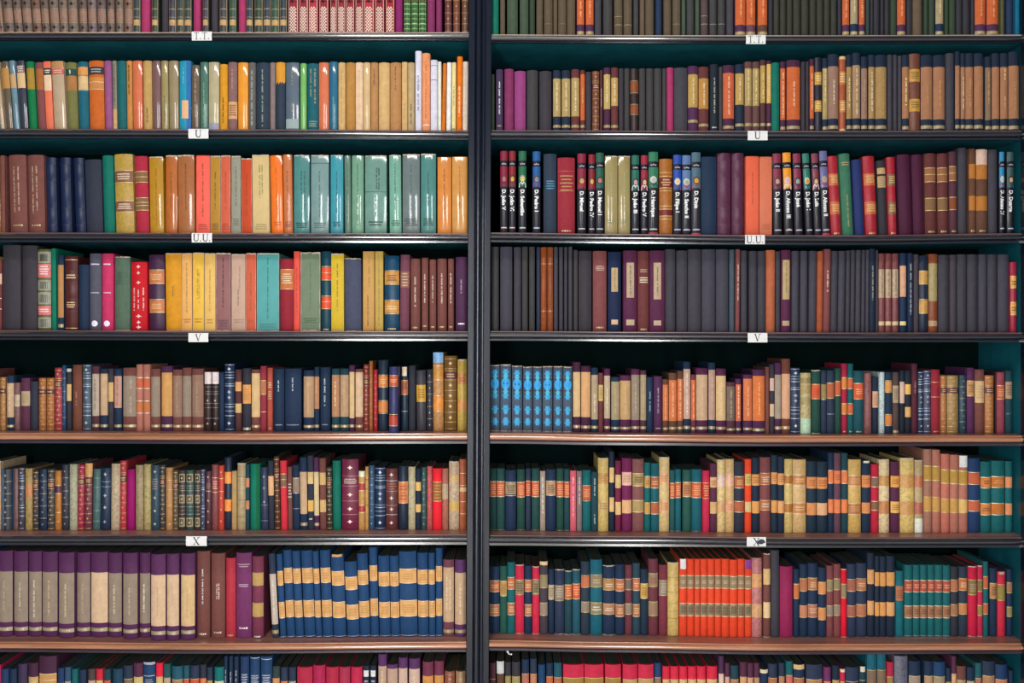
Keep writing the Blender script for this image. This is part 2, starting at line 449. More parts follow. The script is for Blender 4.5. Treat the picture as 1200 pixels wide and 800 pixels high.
    if b.worn:
        m = mat('cba', 'p'); n = 9; ws = []
        for top in (True, False) if b.worn > 1 or fin in 'pg' else (True,):
            vs = []; g = Geo(); ws.append(g)
            for i in range(n + 1):
                u = i / n; x = sx(u); y = sy(u) - .0006
                dz = random.uniform(.0008, .0055 if b.worn > 1 else .004 if fin != '' else .003)
                if top: vs += [(x, y, h - dz), (x, y + .0004, h + random.uniform(0, .0016))]
                else: vs += [(x, y, dz * .8), (x, y, .0002)]
            g.add(vs, [(2 * i, 2 * i + 2, 2 * i + 3, 2 * i + 1) if top else (2 * i, 2 * i + 1, 2 * i + 3, 2 * i + 2) for i in range(n)], m)
        if b.worn > 1 or fin == 'p':
            for sd in (0, 1):
                vs = []; n2 = 16; g = Geo(); ws.append(g)
                for i in range(n2 + 1):
                    z = h * i / n2; q = random.uniform(.0004, .0024 if b.worn > 1 else .0014)
                    u0, u1 = (0, q / w) if sd == 0 else (1 - q / w, 1)
                    vs += [(sx(u0), sy(u0) - .0006, z), (sx(u1), sy(u1) - .0006, z)]
                g.add(vs, [(2 * i, 2 * i + 1, 2 * i + 3, 2 * i + 2) for i in range(n2)], m)
        parts['worn_edge'] = ws
    if labels: parts['title_label'] = labels
    if panels: parts['spine_panel'] = parts.get('spine_panel', []) + panels
    if gilt.v: parts['gilt_tooling'] = [gilt]
    if orn: parts['ornament'] = orn
    lets = [q for q in lets if q.v]
    if lets: parts['lettering'] = lets
    return parts

DATA = {}
DATA['L1'] = '''
0 4.5 -56/-9 876l @cf
5 16 -58/-9 765l @cf
17 26.3 -57/-9 765l @cf
27 37.6 -58/-8.5 765l @cf
38.6 48.5 -56/-8 754l @cf
49 58 -57/-7.5 765l @cf
59 69.4 -58/-7 876l @cf
70 79.4 -57/-5.5 876l @cf
80 91 -57/-5 876l @cf
93 102 -58/-4 765l @cf
103 113 -57/-3.5 766l @cf
114 124 -57/-3 655l @cf
125.5 134 -57/-2 765l @cf
135.5 144 -58/-1 876l @cf
145.2 155 -57/-.6 865l @cf
155.3 164 -56 344l @pl
164.5 175 -60 a36
177 185 -56 343l @pl
189 196.5 -60 434
197 206 -56 445l @pl
207 215 -56 344l @pl
215.2 224 -56 344l @pl
226 234.5 -60 a36
237 244 -56 445l @pl
247 255 -60 434
256.5 266 -56 445l @pl
268 276.5 -56 354l @pl
279 287.4 -60 a36
288 296 -57 345l @pl
297.5 307.5 -56 343l @pl
308 317 -57 345l @pl
317.3 327 -56 354l @pl
327.3 336 -57 345l @pl
337 349 -60 a23 @rw
350 360.5 -60 a23 @rw
361 372 -60 b34 @rw
373.5 384.5 -60 a23 @rw
386.5 394.5 -59 a23 @rw
395 404.5 -60 a23 @rw
405 415 -60 a23 @rw
416 425.5 -60 a23 @rw
426 438 -60 b34 @rw
439 450 -60 a23 @rw
451.5 462 -60 b23 @rw
463 471.5 -62 826
473 481 -57 363l @gp
482 489.7 -57 363l @gp
490.5 499.5 -57 363l @gp
500.5 509.7 -62 836
511 517.7 -62 836
521 529.5 -58 633l @or
531 539 -58 743l @or
541 549 -58 643l @or
'''
DATA['R1'] = '''
576 584.5 -55 076
586 592 -52 764
594 607 -54 454
609 619.5 -54 454
620.5 627 -53 343
628.5 636.5 -54 764
637.5 648 -54 764 g.85,875
648.5 653.5 -54 764
654 664 -54 764 g.85,875
664.5 674.5 -54 764
676 685 -56 535 @oc
686.5 696 -56 535 @oc
697 705 -54 445
707 718 -54 444
720 730 -54 764 g.86,ba7 g.76,ba7
731 741 -54 764 g.86,ba7
742.5 748.5 -54 444
750 755.7 -54 654
756.5 766.7 -54 764
768.5 776 -54 247
778 787 -54 764
788.5 798 -54 764 g.85,986
799 803.8 -54 454
805 813.7 -54 444
815 820 -54 454
821.5 830.2 -54 544 g.85,aaa g.75,a98
831.7 840.3 -54 444 g.85,998
841.7 850.2 -54 444 g.85,998
851.7 860 -54 445
862 874.5 -56 535 @oc
875 886 -56 645 @oc
888.5 900 -56 643 @oc
901 906 -54 333
907 913.5 -54 443
914.5 921.5 -54 443
922.5 929 -54 443
930 938.5 -54 443
939.5 948.3 -54 443
949.5 956.7 -54 443
957.5 965.2 -54 443
966 973 -54 443
974 981 -54 443
982 986.5 -54 334
987.5 996 -56 535 @oc
997 1006 -56 246 @tc
1007 1014 -56 535 @oc
1015 1019.3 -54 344
1020 1023.6 -54 333
1024.2 1031 -54 333
1032 1036 -54 333
1037 1042.6 -54 333
1044 1051.5 -54 343
1052 1062 -56 535 @oc
1063 1069 -54 333
1070.5 1081.5 -54 654
1083 1088 -54 343
1089 1096 -54 343
1097 1106.5 -56 246 @tc
1107.5 1112 -54 343
1113 1120.5 -54 343
1121 1128 -54 333
1129 1137 -54 333
1138 1142.5 -54 333
1143.5 1156.5 -56 535 @oc
1157.5 1171.5 -56 535 @oc
1172.7 1177.5 -54 553
1180 1188.5 -54 247
1190 1196.5 -54 068
'''  # dark books towards the right are toned down for the weaker light there
DATA['L2'] = '''
0 5.5 72/-7.5 cb8g p.1,.41,b95
6.5 15.5 72/-6.5 764g p.1,.4,b84
15.6 23 71/-6.5 689g p.2,.4,ca7
23.3 33 71/-5.5 335g p.07,.18,856 p.18,.4,db8 h.08,.17,eed
33.5 43 72/-4.5 074 p.1,.41,a83
44 53.5 73/-4 844 p.1,.41,a63
54 63 72/-4 e75p p.1,.2,333 p.2,.43,eca h.12,.18,eed
63.2 77.6 72/-4 cb8g p0,.1,b85 p.11,.19,c54 h.12,.18,ecb
78 91 73/-3 774 p.1,.2,254 p.2,.42,a74 v.11,.19,eed
91.5 103.6 72/-2 178 p.08,.2,d95 p.21,.41,db8 g.42,ddc
104 121.8 71/-1.5 c62 p.09,.2,333 p.24,.41,c84 g.31,ecb g.415,ecb h.11,.18,bbb
122.5 131.3 71/-1.5 958
132 137.3 71/-1.2 887 v.05,.65,333 p.7,.98,ca7
137.5 148 71/-1.2 177
148.3 155.4 71/-1 c84 v.06,.5,321
155.7 167 71/-1 e74g
167.5 178 71/-1 ca6 v.68,.9,643
178.5 188.6 71/-1 755g
189 197.5 71/-1 a95g v.5,.9,664
198 209.3 71/-.8 986g
210 223.6 71 19bg s.62,06a p.57,.83,eb8,.58 v.1,.35,8cd,.35
224 233.6 76 654g v.1,.82,ba8
234 243.7 72.5 376g v.3,.9,8a7
244 256.5 72.5 bb8g p.89,1,99a
257 266.2 75 d92 v.5,.9,541
266.7 277.6 72.5 866 p.58,.83,da7 h.62,.79,854 v.1,.4,b98
278.5 290.5 73 e92g
291 299.2 73 666 v.12,.95,bba
299.7 315.5 73 345 v.1,.95,9a9
316 322.4 73 877
322.6 334 73 345 p0,.28,d93 t.28,d93 
334.6 350.3 73 567g p.83,.97,9aa v.1,.35,a97 v.6,.75,a97
351.5 359 74 7b6g
359.5 373 74 167 v.08,.5,cb8,.35 v.08,.6,cb8,.72 h.85,.95,9a9
373.2 385.3 73 e74g
385.6 395.6 72 168g v.5,.9,6aa
396 404.6 73 db7 v.1,.9,b95
405 415.9 73 b84
416.1 425.4 73 eca v.1,.9,db8
425.6 433.8 73 db8g
434 443 73 b85 v.1,.35,743
443.2 456.4 73 db7
456.7 470 73 b85 v.06,.42,754
470.4 477.5 72.5 db7 v.6,.85,b95
477.7 485.6 73 cb7 v.6,.9,553
486.3 494 59.5 dde v.3,.75,779
494.2 504 62 e96 v.1,.85,d64 h.9,.94,eee
504.3 513.3 70 dde g.08,99a g.28,99a
513.6 517.8 72 eed
518 522.6 74/1.5 d71 v.4,.8,943
523.2 528.9 73 eee
529.6 534.8 73 ed9 v.35,.65,a97 h.95,.98,222
535.2 541.8 66/1 e70 v.4,.8,fed
542.2 549 72 dcb v.1,.9,cba
'''
DATA['R2'] = '''
575.5 579.5 87 343
581 589.6 81 435 v.2,.75,eed G.92
591 602 80.5 836
602.6 616.3 83 a48
617.2 630.7 82 444
632 646.6 83 434
648 657.3 82 235 p.14,.76,ba6 v.2,.68 G.92
658.2 668.6 82 235 p.14,.76,ba6 v.2,.68 G.92
669.5 679.3 81 633 p.14,.76,ba6 v.2,.68 G.92
680 685.7 82 633 p.07,.82,e73 v.3,.55,db7 G.92
686.3 693.2 84 434
694 702.6 83 743l @or
703 706.5 82 533 v.3,.6,edb
707.5 715.6 79 524 p.11,.65,cb6 v.18,.58 G.92
716.3 724.6 79 633 p.16,.6,ca6 v.2,.55 G.92
725.3 731 80 434
731.7 738 80 444
738.6 748.6 80 322l p.21,.38,843 p.58,.72,843 g.2,ba8 g.39,ba8 g.57,ba8 g.73,ba8
749.2 756.7 80 444
757.4 766 80 444
766.6 775.7 80 444
776.3 781 80 444
781.5 789.6 79 a36
790 806.2 79 445
806.6 818.5 77 525 p.13,.63,b95 v.18,.6,edb G.84
819 831 78 633 p.18,.65,b84 v.25,.6 G.9
832.5 842 75 234 v.2,.75,bba G.94,ddd
842.6 847 78 444
847.5 861 76 524 p.12,.8,d63 v.17,.75 G.93
862 872.5 75 235 p.14,.6,b95 v.2,.55 G.9
873 881.6 72 644 p.1,.63,ba6 v.12,.6,ed9 G.9
882 890.4 72 644 p.1,.63,ba6 v.12,.6,ed9 G.9
891 897.7 70 533 p.08,.6,b95 v.18,.55,ed9 G.9
898.5 904.2 71 524 p.05,.6,db6 v.1,.5 G.9,ecb
904.6 914 73 075
914.5 921 72 524 p.1,.83,e73 v.15,.8 G.95
922.5 938.5 70 524 p.1,.83,e73 v.3,.65 G.94
939.2 944 72 434
944.4 948.3 72 434
949 954.3 69 524 p.1,.82,e73 v.2,.7 G.94
955 963.6 67 223l p.2,.37,c94 p.58,.73,c94 h.24,.33,ed9 h.61,.7,ed9
964 970.4 68 235 p.14,.83,ba6 v.15,.6 G.95
971 983.6 63 235 p.16,.83,976 v.33,.65 G.94
984 991.6 66 a53l p.2,.37,c83 p.58,.74,c83 h.22,.35 h.6,.72 p0,.04,db8 p.96,1,db8
992 998.6 64 235 p.16,.83,a85 v.3,.7 G.94
999.3 1009 61.5 235 p.16,.83,a86 v.2,.8,edb G.94
1009.5 1017 66 235 p.16,.83,976 v.3,.6,ba7 G.94
1018 1025.7 64 235 p.16,.83,a85 v.22,.75 G.94
1026.5 1040 64 235 p.16,.83,a85 v.2,.8,da6,.65 G.94
1040.5 1046 64 445
1047 1051.7 64 445
1052.4 1057.2 65 445
1057.6 1066 64 235 p.16,.83,a75 v.3,.67,fea G.95
1066.4 1079.5 62.5 743l p.2,.36,da4 p.58,.74,da4 h.23,.33,763 h.61,.7,763
1080 1094 64 235 p.16,.84,a75 v.4,.65,ca6 G.94
1094.6 1108.6 64 235 p.16,.84,a75 v.33,.68,da6 G.94
1109.3 1119 62 445
1119.6 1125.6 60 235 p.18,.84,a75 G.94
1126 1131.7 62 235 p.18,.84,a75 v.3,.72,edb G.94
1132 1141.6 62 235 p.18,.84,a75 v.32,.7,da6 G.94
1142.4 1153.6 62 235 p.17,.84,a75 G.94
1155 1162.3 66 235 p.15,.85,975 v.2,.65,da6 G.95
1163 1172.5 62 235 p.18,.84,a75 G.95
1173 1182.3 62 235 p.18,.84,a75 v.2,.37,fe9 v.55,.72,db8 G.95
1183 1196 60 235 p.18,.84,a75 v.38,.75,ca6 G.95
'''  # right-end panels and covers carry darker colours for the light falling off
DATA['L3'] = '''
0 6 182/-1 744
11 31.5 181.5/-2.5 744 v.15,.75,cb9,.35 v.15,.72,cb9,.6 G.9
33 52 181.5/-2 744 v.14,.75,cb9,.35 v.14,.72,cb9,.6 G.9
54 66.5 184.5/-2.3 136l k.1,.32,.67,.89
71 83.5 184.5/-2.3 136l k.1,.32,.67,.89
88 100 185/-3.5 136l k.1,.32,.67,.89
100.5 120 187/-2.7 335
121 134 182/-2.5 075
135 156.8 180.5/-2.5 b94l p.21,.36,854 p.59,.73,854 g.21 g.36 g.59 g.73 h.24,.33 h.62,.7
159 174.5 183/-3 b24 p.2,.34,864 p.54,.7,864 g.2 g.27 g.34 g.54 g.6 g.64 g.7
175.5 192 184/-1.5 b81g w v.15,.9,a60
193.5 207.5 182.5 b62g w v.2,.7,851
208.5 228 182/-1 a63g w v.1,.7,742
229.5 246 182 f65p v.1,.8,943 h.87,.95,a43
246 258.5 183 b82p w v.2,.68,753 h.86,.95,853
258.5 270 182.5 e63p w v.2,.7,b42 h.86,.95,b42
271 282 183 998p w v.13,.65,665 h.8,.9,776
283 295.5 186/-.5 c41p w v.2,.8,a31
296 316 182/-1 dc8p w v.12,.55,885,.45 v.12,.5,885,.6 h.87,.95,a96
318 332 182/-2 f71g v.15,.8,b61 h.84,.9,c61
332.5 343 181/-1.5 c74g v.2,.75,854 h.84,.92,954
344 362.5 182 388g w v.2,.5,255,.5 v.2,.7,255,.7 h.85,.93,255
364 385 182 799g w v.2,.8,566 h.85,.93,566 g.1,566
387 402 182 39ag w v.2,.75,267 h.84,.91,256
404 411.5 182/-1 687g v.1,.9,465
412 426.5 182 6a8g v.1,.9,375
428 453.5 182.5 598g w v.15,.45,244,.55 v.15,.45,244,.65 v.5,.8,355 h.83,.9,244 g.46,466
457 471 182/-.7 6b9g w v.1,.75,376 h.82,.9,264
472 492.5 181 677g w v.12,.75,466 h.8,.9,455
493.5 511.5 180.5 387g w v.22,.65,265 h.8,.9,255
513 529.5 184 d83g v.15,.75,953
530 548.5 183.5 d94g v.12,.72,a63
'''
DATA['R3'] = '''
586 595 177 112g B 813,D. João V,b66
596 604.5 177 112g B 812,D. João VI,db4
607.5 617 177 112g B 164,D. Sebastião,dc6
624 633.5 177.5 112g B 059,D. Pedro I,889
637 652.5 180 345 h.33,.45,59b
653.5 674 184.5 a23 h.22,.45,ca6 g.18,b64 g.44,b64 G.96
676.5 687 180 112g B 803,D. Miguel,da6
689.5 697.5 181 112g B 812,D. Pedro IV,ea5
698 708 179 112g B 154,D. Manuel I,b76
709 724 183 a95g w v.2,.7,aa7 h.8,.87,997
724.5 738.6 183 a95g w v.2,.7,aa7 h.8,.87,997
740 749.5 182 112g B 165,D. João III,c9a
751 759.5 182 112g B 913,D. Pedro V,db8
760 771.5 178 112g B 275,D. Henrique,bbb p.97,1,c24
773 788.5 186 a62l p.25,.38,722 p.67,.74,722 g.18 g.23 g.38 g.42 g.62 g.66 g.75 g.79 h.26,.36,ec8
789 799 181.5 112g B 14a,D. Filipe I,ec9
799.5 810 182 112g B 57a,D. Sancho II,aa9
810.5 821.5 178.5 112g B 467,D. Dinis,d93 p.97,1,c24
822 840.5 183.5 246
841 857 179 635l k.1,.3,.67,.87
858 872.5 179 635l k.1,.3,.67,.87
874 889.5 183 e64p v.2,.65,b53
890 905 183.5 d75p h.85,.92,b64
907 917 180/-1.5 112g B 824,D. João II,cb8
920 930 179/-3 112g B e91,D. Afonso III,eac
932 941.5 180/-3 112g B 824,D. José,9aa
945 953.5 180/-5 112g B 276,D. João I,d92
955 963.5 180/-4.5 112g B 834,D. Luís,db8
964 973.5 177/-4 112g B 669,D. Afonso II,b98 p.97,1,c24
975 987 183/-5 b23l p.22,.37,d73 p.57,.73,d73 h.24,.34,ec8 h.6,.7,ec8 G.97
988.5 1001.5 180/-5 375 h.1,.15,cb7 v.5,.9,ba6 
1003 1014 187/-4 237
1015.5 1029.3 183/-4 b23l p.22,.37,d73 p.57,.73,d73 h.24,.34,ec8 h.6,.7,ec8 G.97
1031 1041 188/-3 333 p.1,.18,ca7 p.21,.36,ca7 h.22,.35,987
1042 1052 184/-2.5 b23l p.22,.37,864 p.57,.73,864 h.24,.34,ec8 h.6,.7,ec8 G.97
1055 1070 181/-3 526
1071.5 1084 181/-2.5 526
1085.2 1098.5 179.5/-1 633 p.18,.35,964 p.55,.7,864 g.18 g.26 g.35 g.55 g.7 G.96
1100 1112.5 179.5/-1 633 p.18,.35,964 p.55,.7,864 g.18 g.26 g.35 g.55 g.7 G.96
1113.5 1122.5 177.5/-1 634 p.18,.35,964 p.55,.7,843 g.18 g.26 g.35 g.55 g.7 G.96
1123.5 1134 173 445
1136 1144.5 174 643 p.18,.35,b73 p.55,.72,b73 G.96
1145 1158.5 175 643 p0,.18,dba p.18,.35,b73 p.55,.72,b73 G.96
1159 1170 175 445
1171.5 1178 178 112g B 28b,D. Afonso IV,bcb
1180.5 1189 178 112g B 355,D. Duarte,da8
'''
DATA['L4'] = '''
-6 1.5 304 733 p.2,.35,dba g.55,edc g.7,edc
1.8 23 287 434
25 42.5 287.5 434
43 59 292/-.3 663l @pw
59.7 66 291/-1 085
67.2 74.3 299/-.3 246 p.13,.83,b85 G.94
74.7 90 300 522l g.05 g.2 g.35 g.58 g.74 g.97 h.24,.31,ec9 h.61,.7,ec9 k.2,.35,.58,.74
91 103.4 310 246
103.7 117.8 297 556 h.12,.16,eef h.49,.53,bbc d.91,eef
118.1 132 297 c36 h.12,.16,eef h.49,.53,ebc d.91,eef
133.5 151.5 301 575 w h.2,.38,465
153 171.8 307/-.3 c12 @fl
174.3 192.5 298.5/-1 424l p.21,.38,c74 p.6,.76,c74 g.2 g.38 g.59 g.76 h.25,.34,ec8 h.64,.72,ec8
193.5 212.8 297/-1 d92 w v.42,.6,863
213 225.2 297/-.4 fb6p w v.12,.78,a84 h.84,.9,b84
225.5 239 296.5 fc4p w v.2,.6,a83,.45 v.25,.65,b94,.6 h.83,.9,b83
239.2 252.6 297 fc6p w v.2,.75,ca5 h.84,.91,b84
252.8 270.3 297 966p w v.05,.7,323 h.85,.95,645
271 287.5 298 ca9p w v.15,.45,987,.6 v.45,.68,876,.5 h.84,.9,a87
287.7 300 297 e63p w v.25,.75,953 h.85,.9,b53
300.6 327 297 5aap w v.05,.85,377 h.9,.96,488
327.5 343.7 303 923 p.15,.42,c74 h.2,.35,edb g.42 g.15
344 351.5 294.5 e54p v.2,.8,b43
352 375.3 296 686p w w v.12,.72,475 h.83,.9,464
376 387.7 294.5 145l p.2,.36,e53 p.57,.72,e53 g.19 g.27 g.36 g.56 g.63 g.72 G.98
388 403 297.5/-.3 db2p w v.12,.75,863
403.7 423.3 303/-.5 447 w
425 438.6 294.5 da5p v.05,.45,974,.55 v.55,.95,653,.45
439.2 449 294.5 cb5p v.05,.95,974
450.2 467.6 299.5 046l p.21,.38,d94 p.6,.76,d94 g.2 g.38 g.59 g.77 h.25,.34,653 h.66,.72,eda G.97
468 479.5 298.5/1 745 p.22,.43,965 h.23,.42,dba
481 492.5 303 744 v.25,.68,edb G.95
494 502 302 744 v.22,.62,ecb G.93
503.3 511.3 304 744 v.22,.6,cba G.94
512.4 523.6 303 744 v.2,.65,ecb G.94
525 532 303 744 v.2,.62,ecb G.94
533.8 547.7 301 535 v.3,.5,cab G.9,fff
'''
DATA['R4'] = '''
575.5 584.5 289 444
586 600.5 289 446
602 610.7 289.5 445
611.5 618.7 289 444
620 627 289 444
628.7 633.2 289.5 346
633.6 640.9 289.5 842l @rb
641.3 648.4 289.5 843l @rb
649 654 289.5 446
655 660 289.5 445
661 665 289.5 445
666 671 289 445
672 677.4 293 444
678 693.7 294 434
695 711.2 294 844 h.18,.25,dba G.95
712.5 728.2 295 136 p.2,.5,cb7,.5 p.85,.91,db9,.5 v.22,.48,875
730.6 747 293.5 625 p.15,.58,cb8,.55 p.85,.92,cb9,.6 v.18,.55,764
747.6 761 294 733 h.22,.27,ca8 h.32,.4,fec G.97
761.5 779.5 293.5 625 p.15,.6,cb8,.5 p.86,.92,cb9,.5 v.2,.55,764
780 792 292 445
793 806.2 293.5 445
806.6 822.2 292 445
822.8 838.7 292 446
839.5 854.2 292 446
855 861 292.5 456
861.8 867 292/.8 844 v.18,.62,edb
868.5 876 293.5 445
878.3 887.5 294 445
888.2 897.6 294 445
898 908.7 293/.5 b64
909.1 914.5 294.5 445
915.5 927 293/.5 625 p.12,.6,cb7,.75 p.86,.92,cb8,.75 v.15,.55,874
928 936.5 294/.5 446
938 946.5 294/.5 446
948 957 294/1 446
957.3 964.4 294.5/1.2 a53
964.8 973 292/1.5 844 v.25,.52,fdb
973.6 981.3 294/1.5 445
982 990 294/1.5 446
991 996 293.5/1 445
996.6 1001.8 293/1 445
1002.6 1008.5 293/1 446
1009.2 1013.7 293/1 445
1014.3 1018.5 293/.7 446
1019 1026 291.5 235 v.2,.62,aa9
1026.5 1029.5 293 445
1030 1037.3 297 844l p.2,.56,cb8 v.22,.54,875 p.86,.91,dc9
1038 1045.2 297 844l p.2,.56,cb8 v.22,.54,875 p.86,.91,dc9
1046 1053.6 297 844l p.2,.56,cb8 v.22,.54,875 p.86,.91,dc9
1055 1062.7 296.5 247 p.16,.55,da8 p.86,.91,ed9
1064 1070.4 296.5 135 v.13,.78,bcc
1071.2 1077.2 298 545
1077.8 1088.6 299.5 235l p.2,.37,da5 p.58,.75,da5 g.2 g.37 g.57 g.75
1089 1099.6 297.5 843l p.12,.6,a96 p.85,.92,b97
1100.5 1112.7 298.5 445
1113.6 1121.7 298.5 545
1122.5 1133.7 298 445
1134.5 1146.3 298 445
1147.5 1157.7 298 446
1158.2 1169.3 298 445
1170.5 1184 298 446
1184.6 1192.6 307 a24l p.2,.37,ea5 p.57,.75,ea5 g.2 g.37 g.57 g.75 h.26,.33,743 h.63,.7,743
'''
DATA['L5'] = '''
-1 6 442 a74l @or
7 15.5 440 246 @tp
15.8 22.8 448.5 755l p.25,.5,cb9 @mo
23.4 34.2 443 635 p.25,.53,cb8 h.3,.48,a96
34.5 43.7 447 335
44.4 53 443 a63l @or
53.3 62.7 443 a63l @or
63 72 431 a34l @or
72 77 428 147l @dt
77.3 83.3 432 333 p.25,.52,db7 p0,.05,ccb
84 95 427.5 743 v.4,.65,a87
95.8 106 427 456l @bl
107 115.7 429 634 p.12,.77,ba9 G.92 v.2,.7,876
116.5 125.6 432 246 p.08,.75,ca8 G.92
126 132.6 432 434 p.22,.53,db7
133 142 432 246 p.12,.63,c98 G.92 v.15,.6,865
143 158.7 431 744 p.13,.77,987 G.92,dc9 v.18,.35,cb9,.65 v.45,.72,cb9,.65
159 167 427 b76 p.22,.35,c64 g.2,edc g.36,edc p.57,.71,c74 g.55,edc g.73,edc
167.3 175.4 427 b76 p.22,.35,c64 g.2,edc g.36,edc p.57,.71,c74 g.55,edc g.73,edc
176 187 432 744 p.13,.77,987 G.92,dc9
188.2 201.2 429 525 p.1,.77,da6 G.92,dc9
201.6 212.8 433 744 p.1,.77,976 G.92,db8 v.2,.7,a97
213 223.7 431 744 p.13,.77,987 G.92,db8
224 237.7 432 744 p.1,.77,976 G.92,eb9 v.2,.7,a97
239 247.3 436 322l p0,.2,edd g.25,777 g.33,777 g.37,887 g.53,888 g.6,777 g.78,888 m.48,aa8 m.87,aa8
247.7 256 436 322l p0,.2,edd g.25,777 g.33,777 g.37,887 g.53,888 g.6,777 g.78,888 m.48,aa8 m.87,aa8
256.4 262.4 436 247
262.6 274 426 236l @bl
275 282.7 433 533 p.2,.35,ea7 p.55,.7,db7
283.7 293.6 431.5 334 p.26,.56,ea6 h.32,.5,c85 G.96,eee
294 304.3 433 744 p.06,.77,db8 G.92,ec9
304.5 312 429 934 p.22,.43,b75 g.22,ec8 g.43,ec8 g.7
312.8 319.2 431 b54 h.22,.32,ec9 h.36,.5,db8 G.95
320 332.7 432 246 v.18,.4,cdd h.88,.91,aab
333.3 352.6 432 247 v.14,.36,cdd h.88,.91,99a
355 367.5 434 246 p.1,.77,b97 G.92,ec9 v.18,.7,da7
367.9 374 430 246 p.15,.65,b86 G.92 v.18,.4,da7
374.6 386.5 430.5 246 v.17,.6,cdd h.88,.91,99a
388.3 397.6 432 256 p.1,.77,b86 G.92,ec9 v.2,.6,ed9
398 408.5 432 256 p.1,.77,b97 G.92,ec9 v.2,.6,da8
409 415.4 428 525 p.1,.8,db8 G.92,dd9
416 425.3 432.5 744 p.05,.77,db9 G.92,ec9
425.9 432 427 833l @or
432.4 436.8 423 a63l @dt
437.3 442.4 433 b23l @dt
443 454.5 422 245l p.22,.38,d84 p.58,.74,d84 g.21 g.38 g.57 g.75 h.26,.34,ec9
455.3 467.2 430/.5 336l p.14,.28,c53 p.74,.88,b43 g.13 g.29 g.72 g.89 h.18,.24,ec9 f508
468.3 478.3 430 245l p0,.14,edb,.7 p.21,.43,b64 g.21 g.43 g.69,aa9 h.25,.35,643
479 487 428.5 334
488.3 499.5 434/-.8 445l p.24,.52,db4 h.3,.46,a62
500 507.3 433 334l @dt
507.6 519.8 413/-.8 b85l p0,.13,8be p.18,.35,d94 p.56,.74,e94 g.17,ecb g.35,eca g.55,ecb g.75,eca @mo
520.5 535.3 417 752l @or
536 547.2 421.5 cb5l w p.2,.34,c85 p.55,.72,d95 h.24,.31,a63
'''
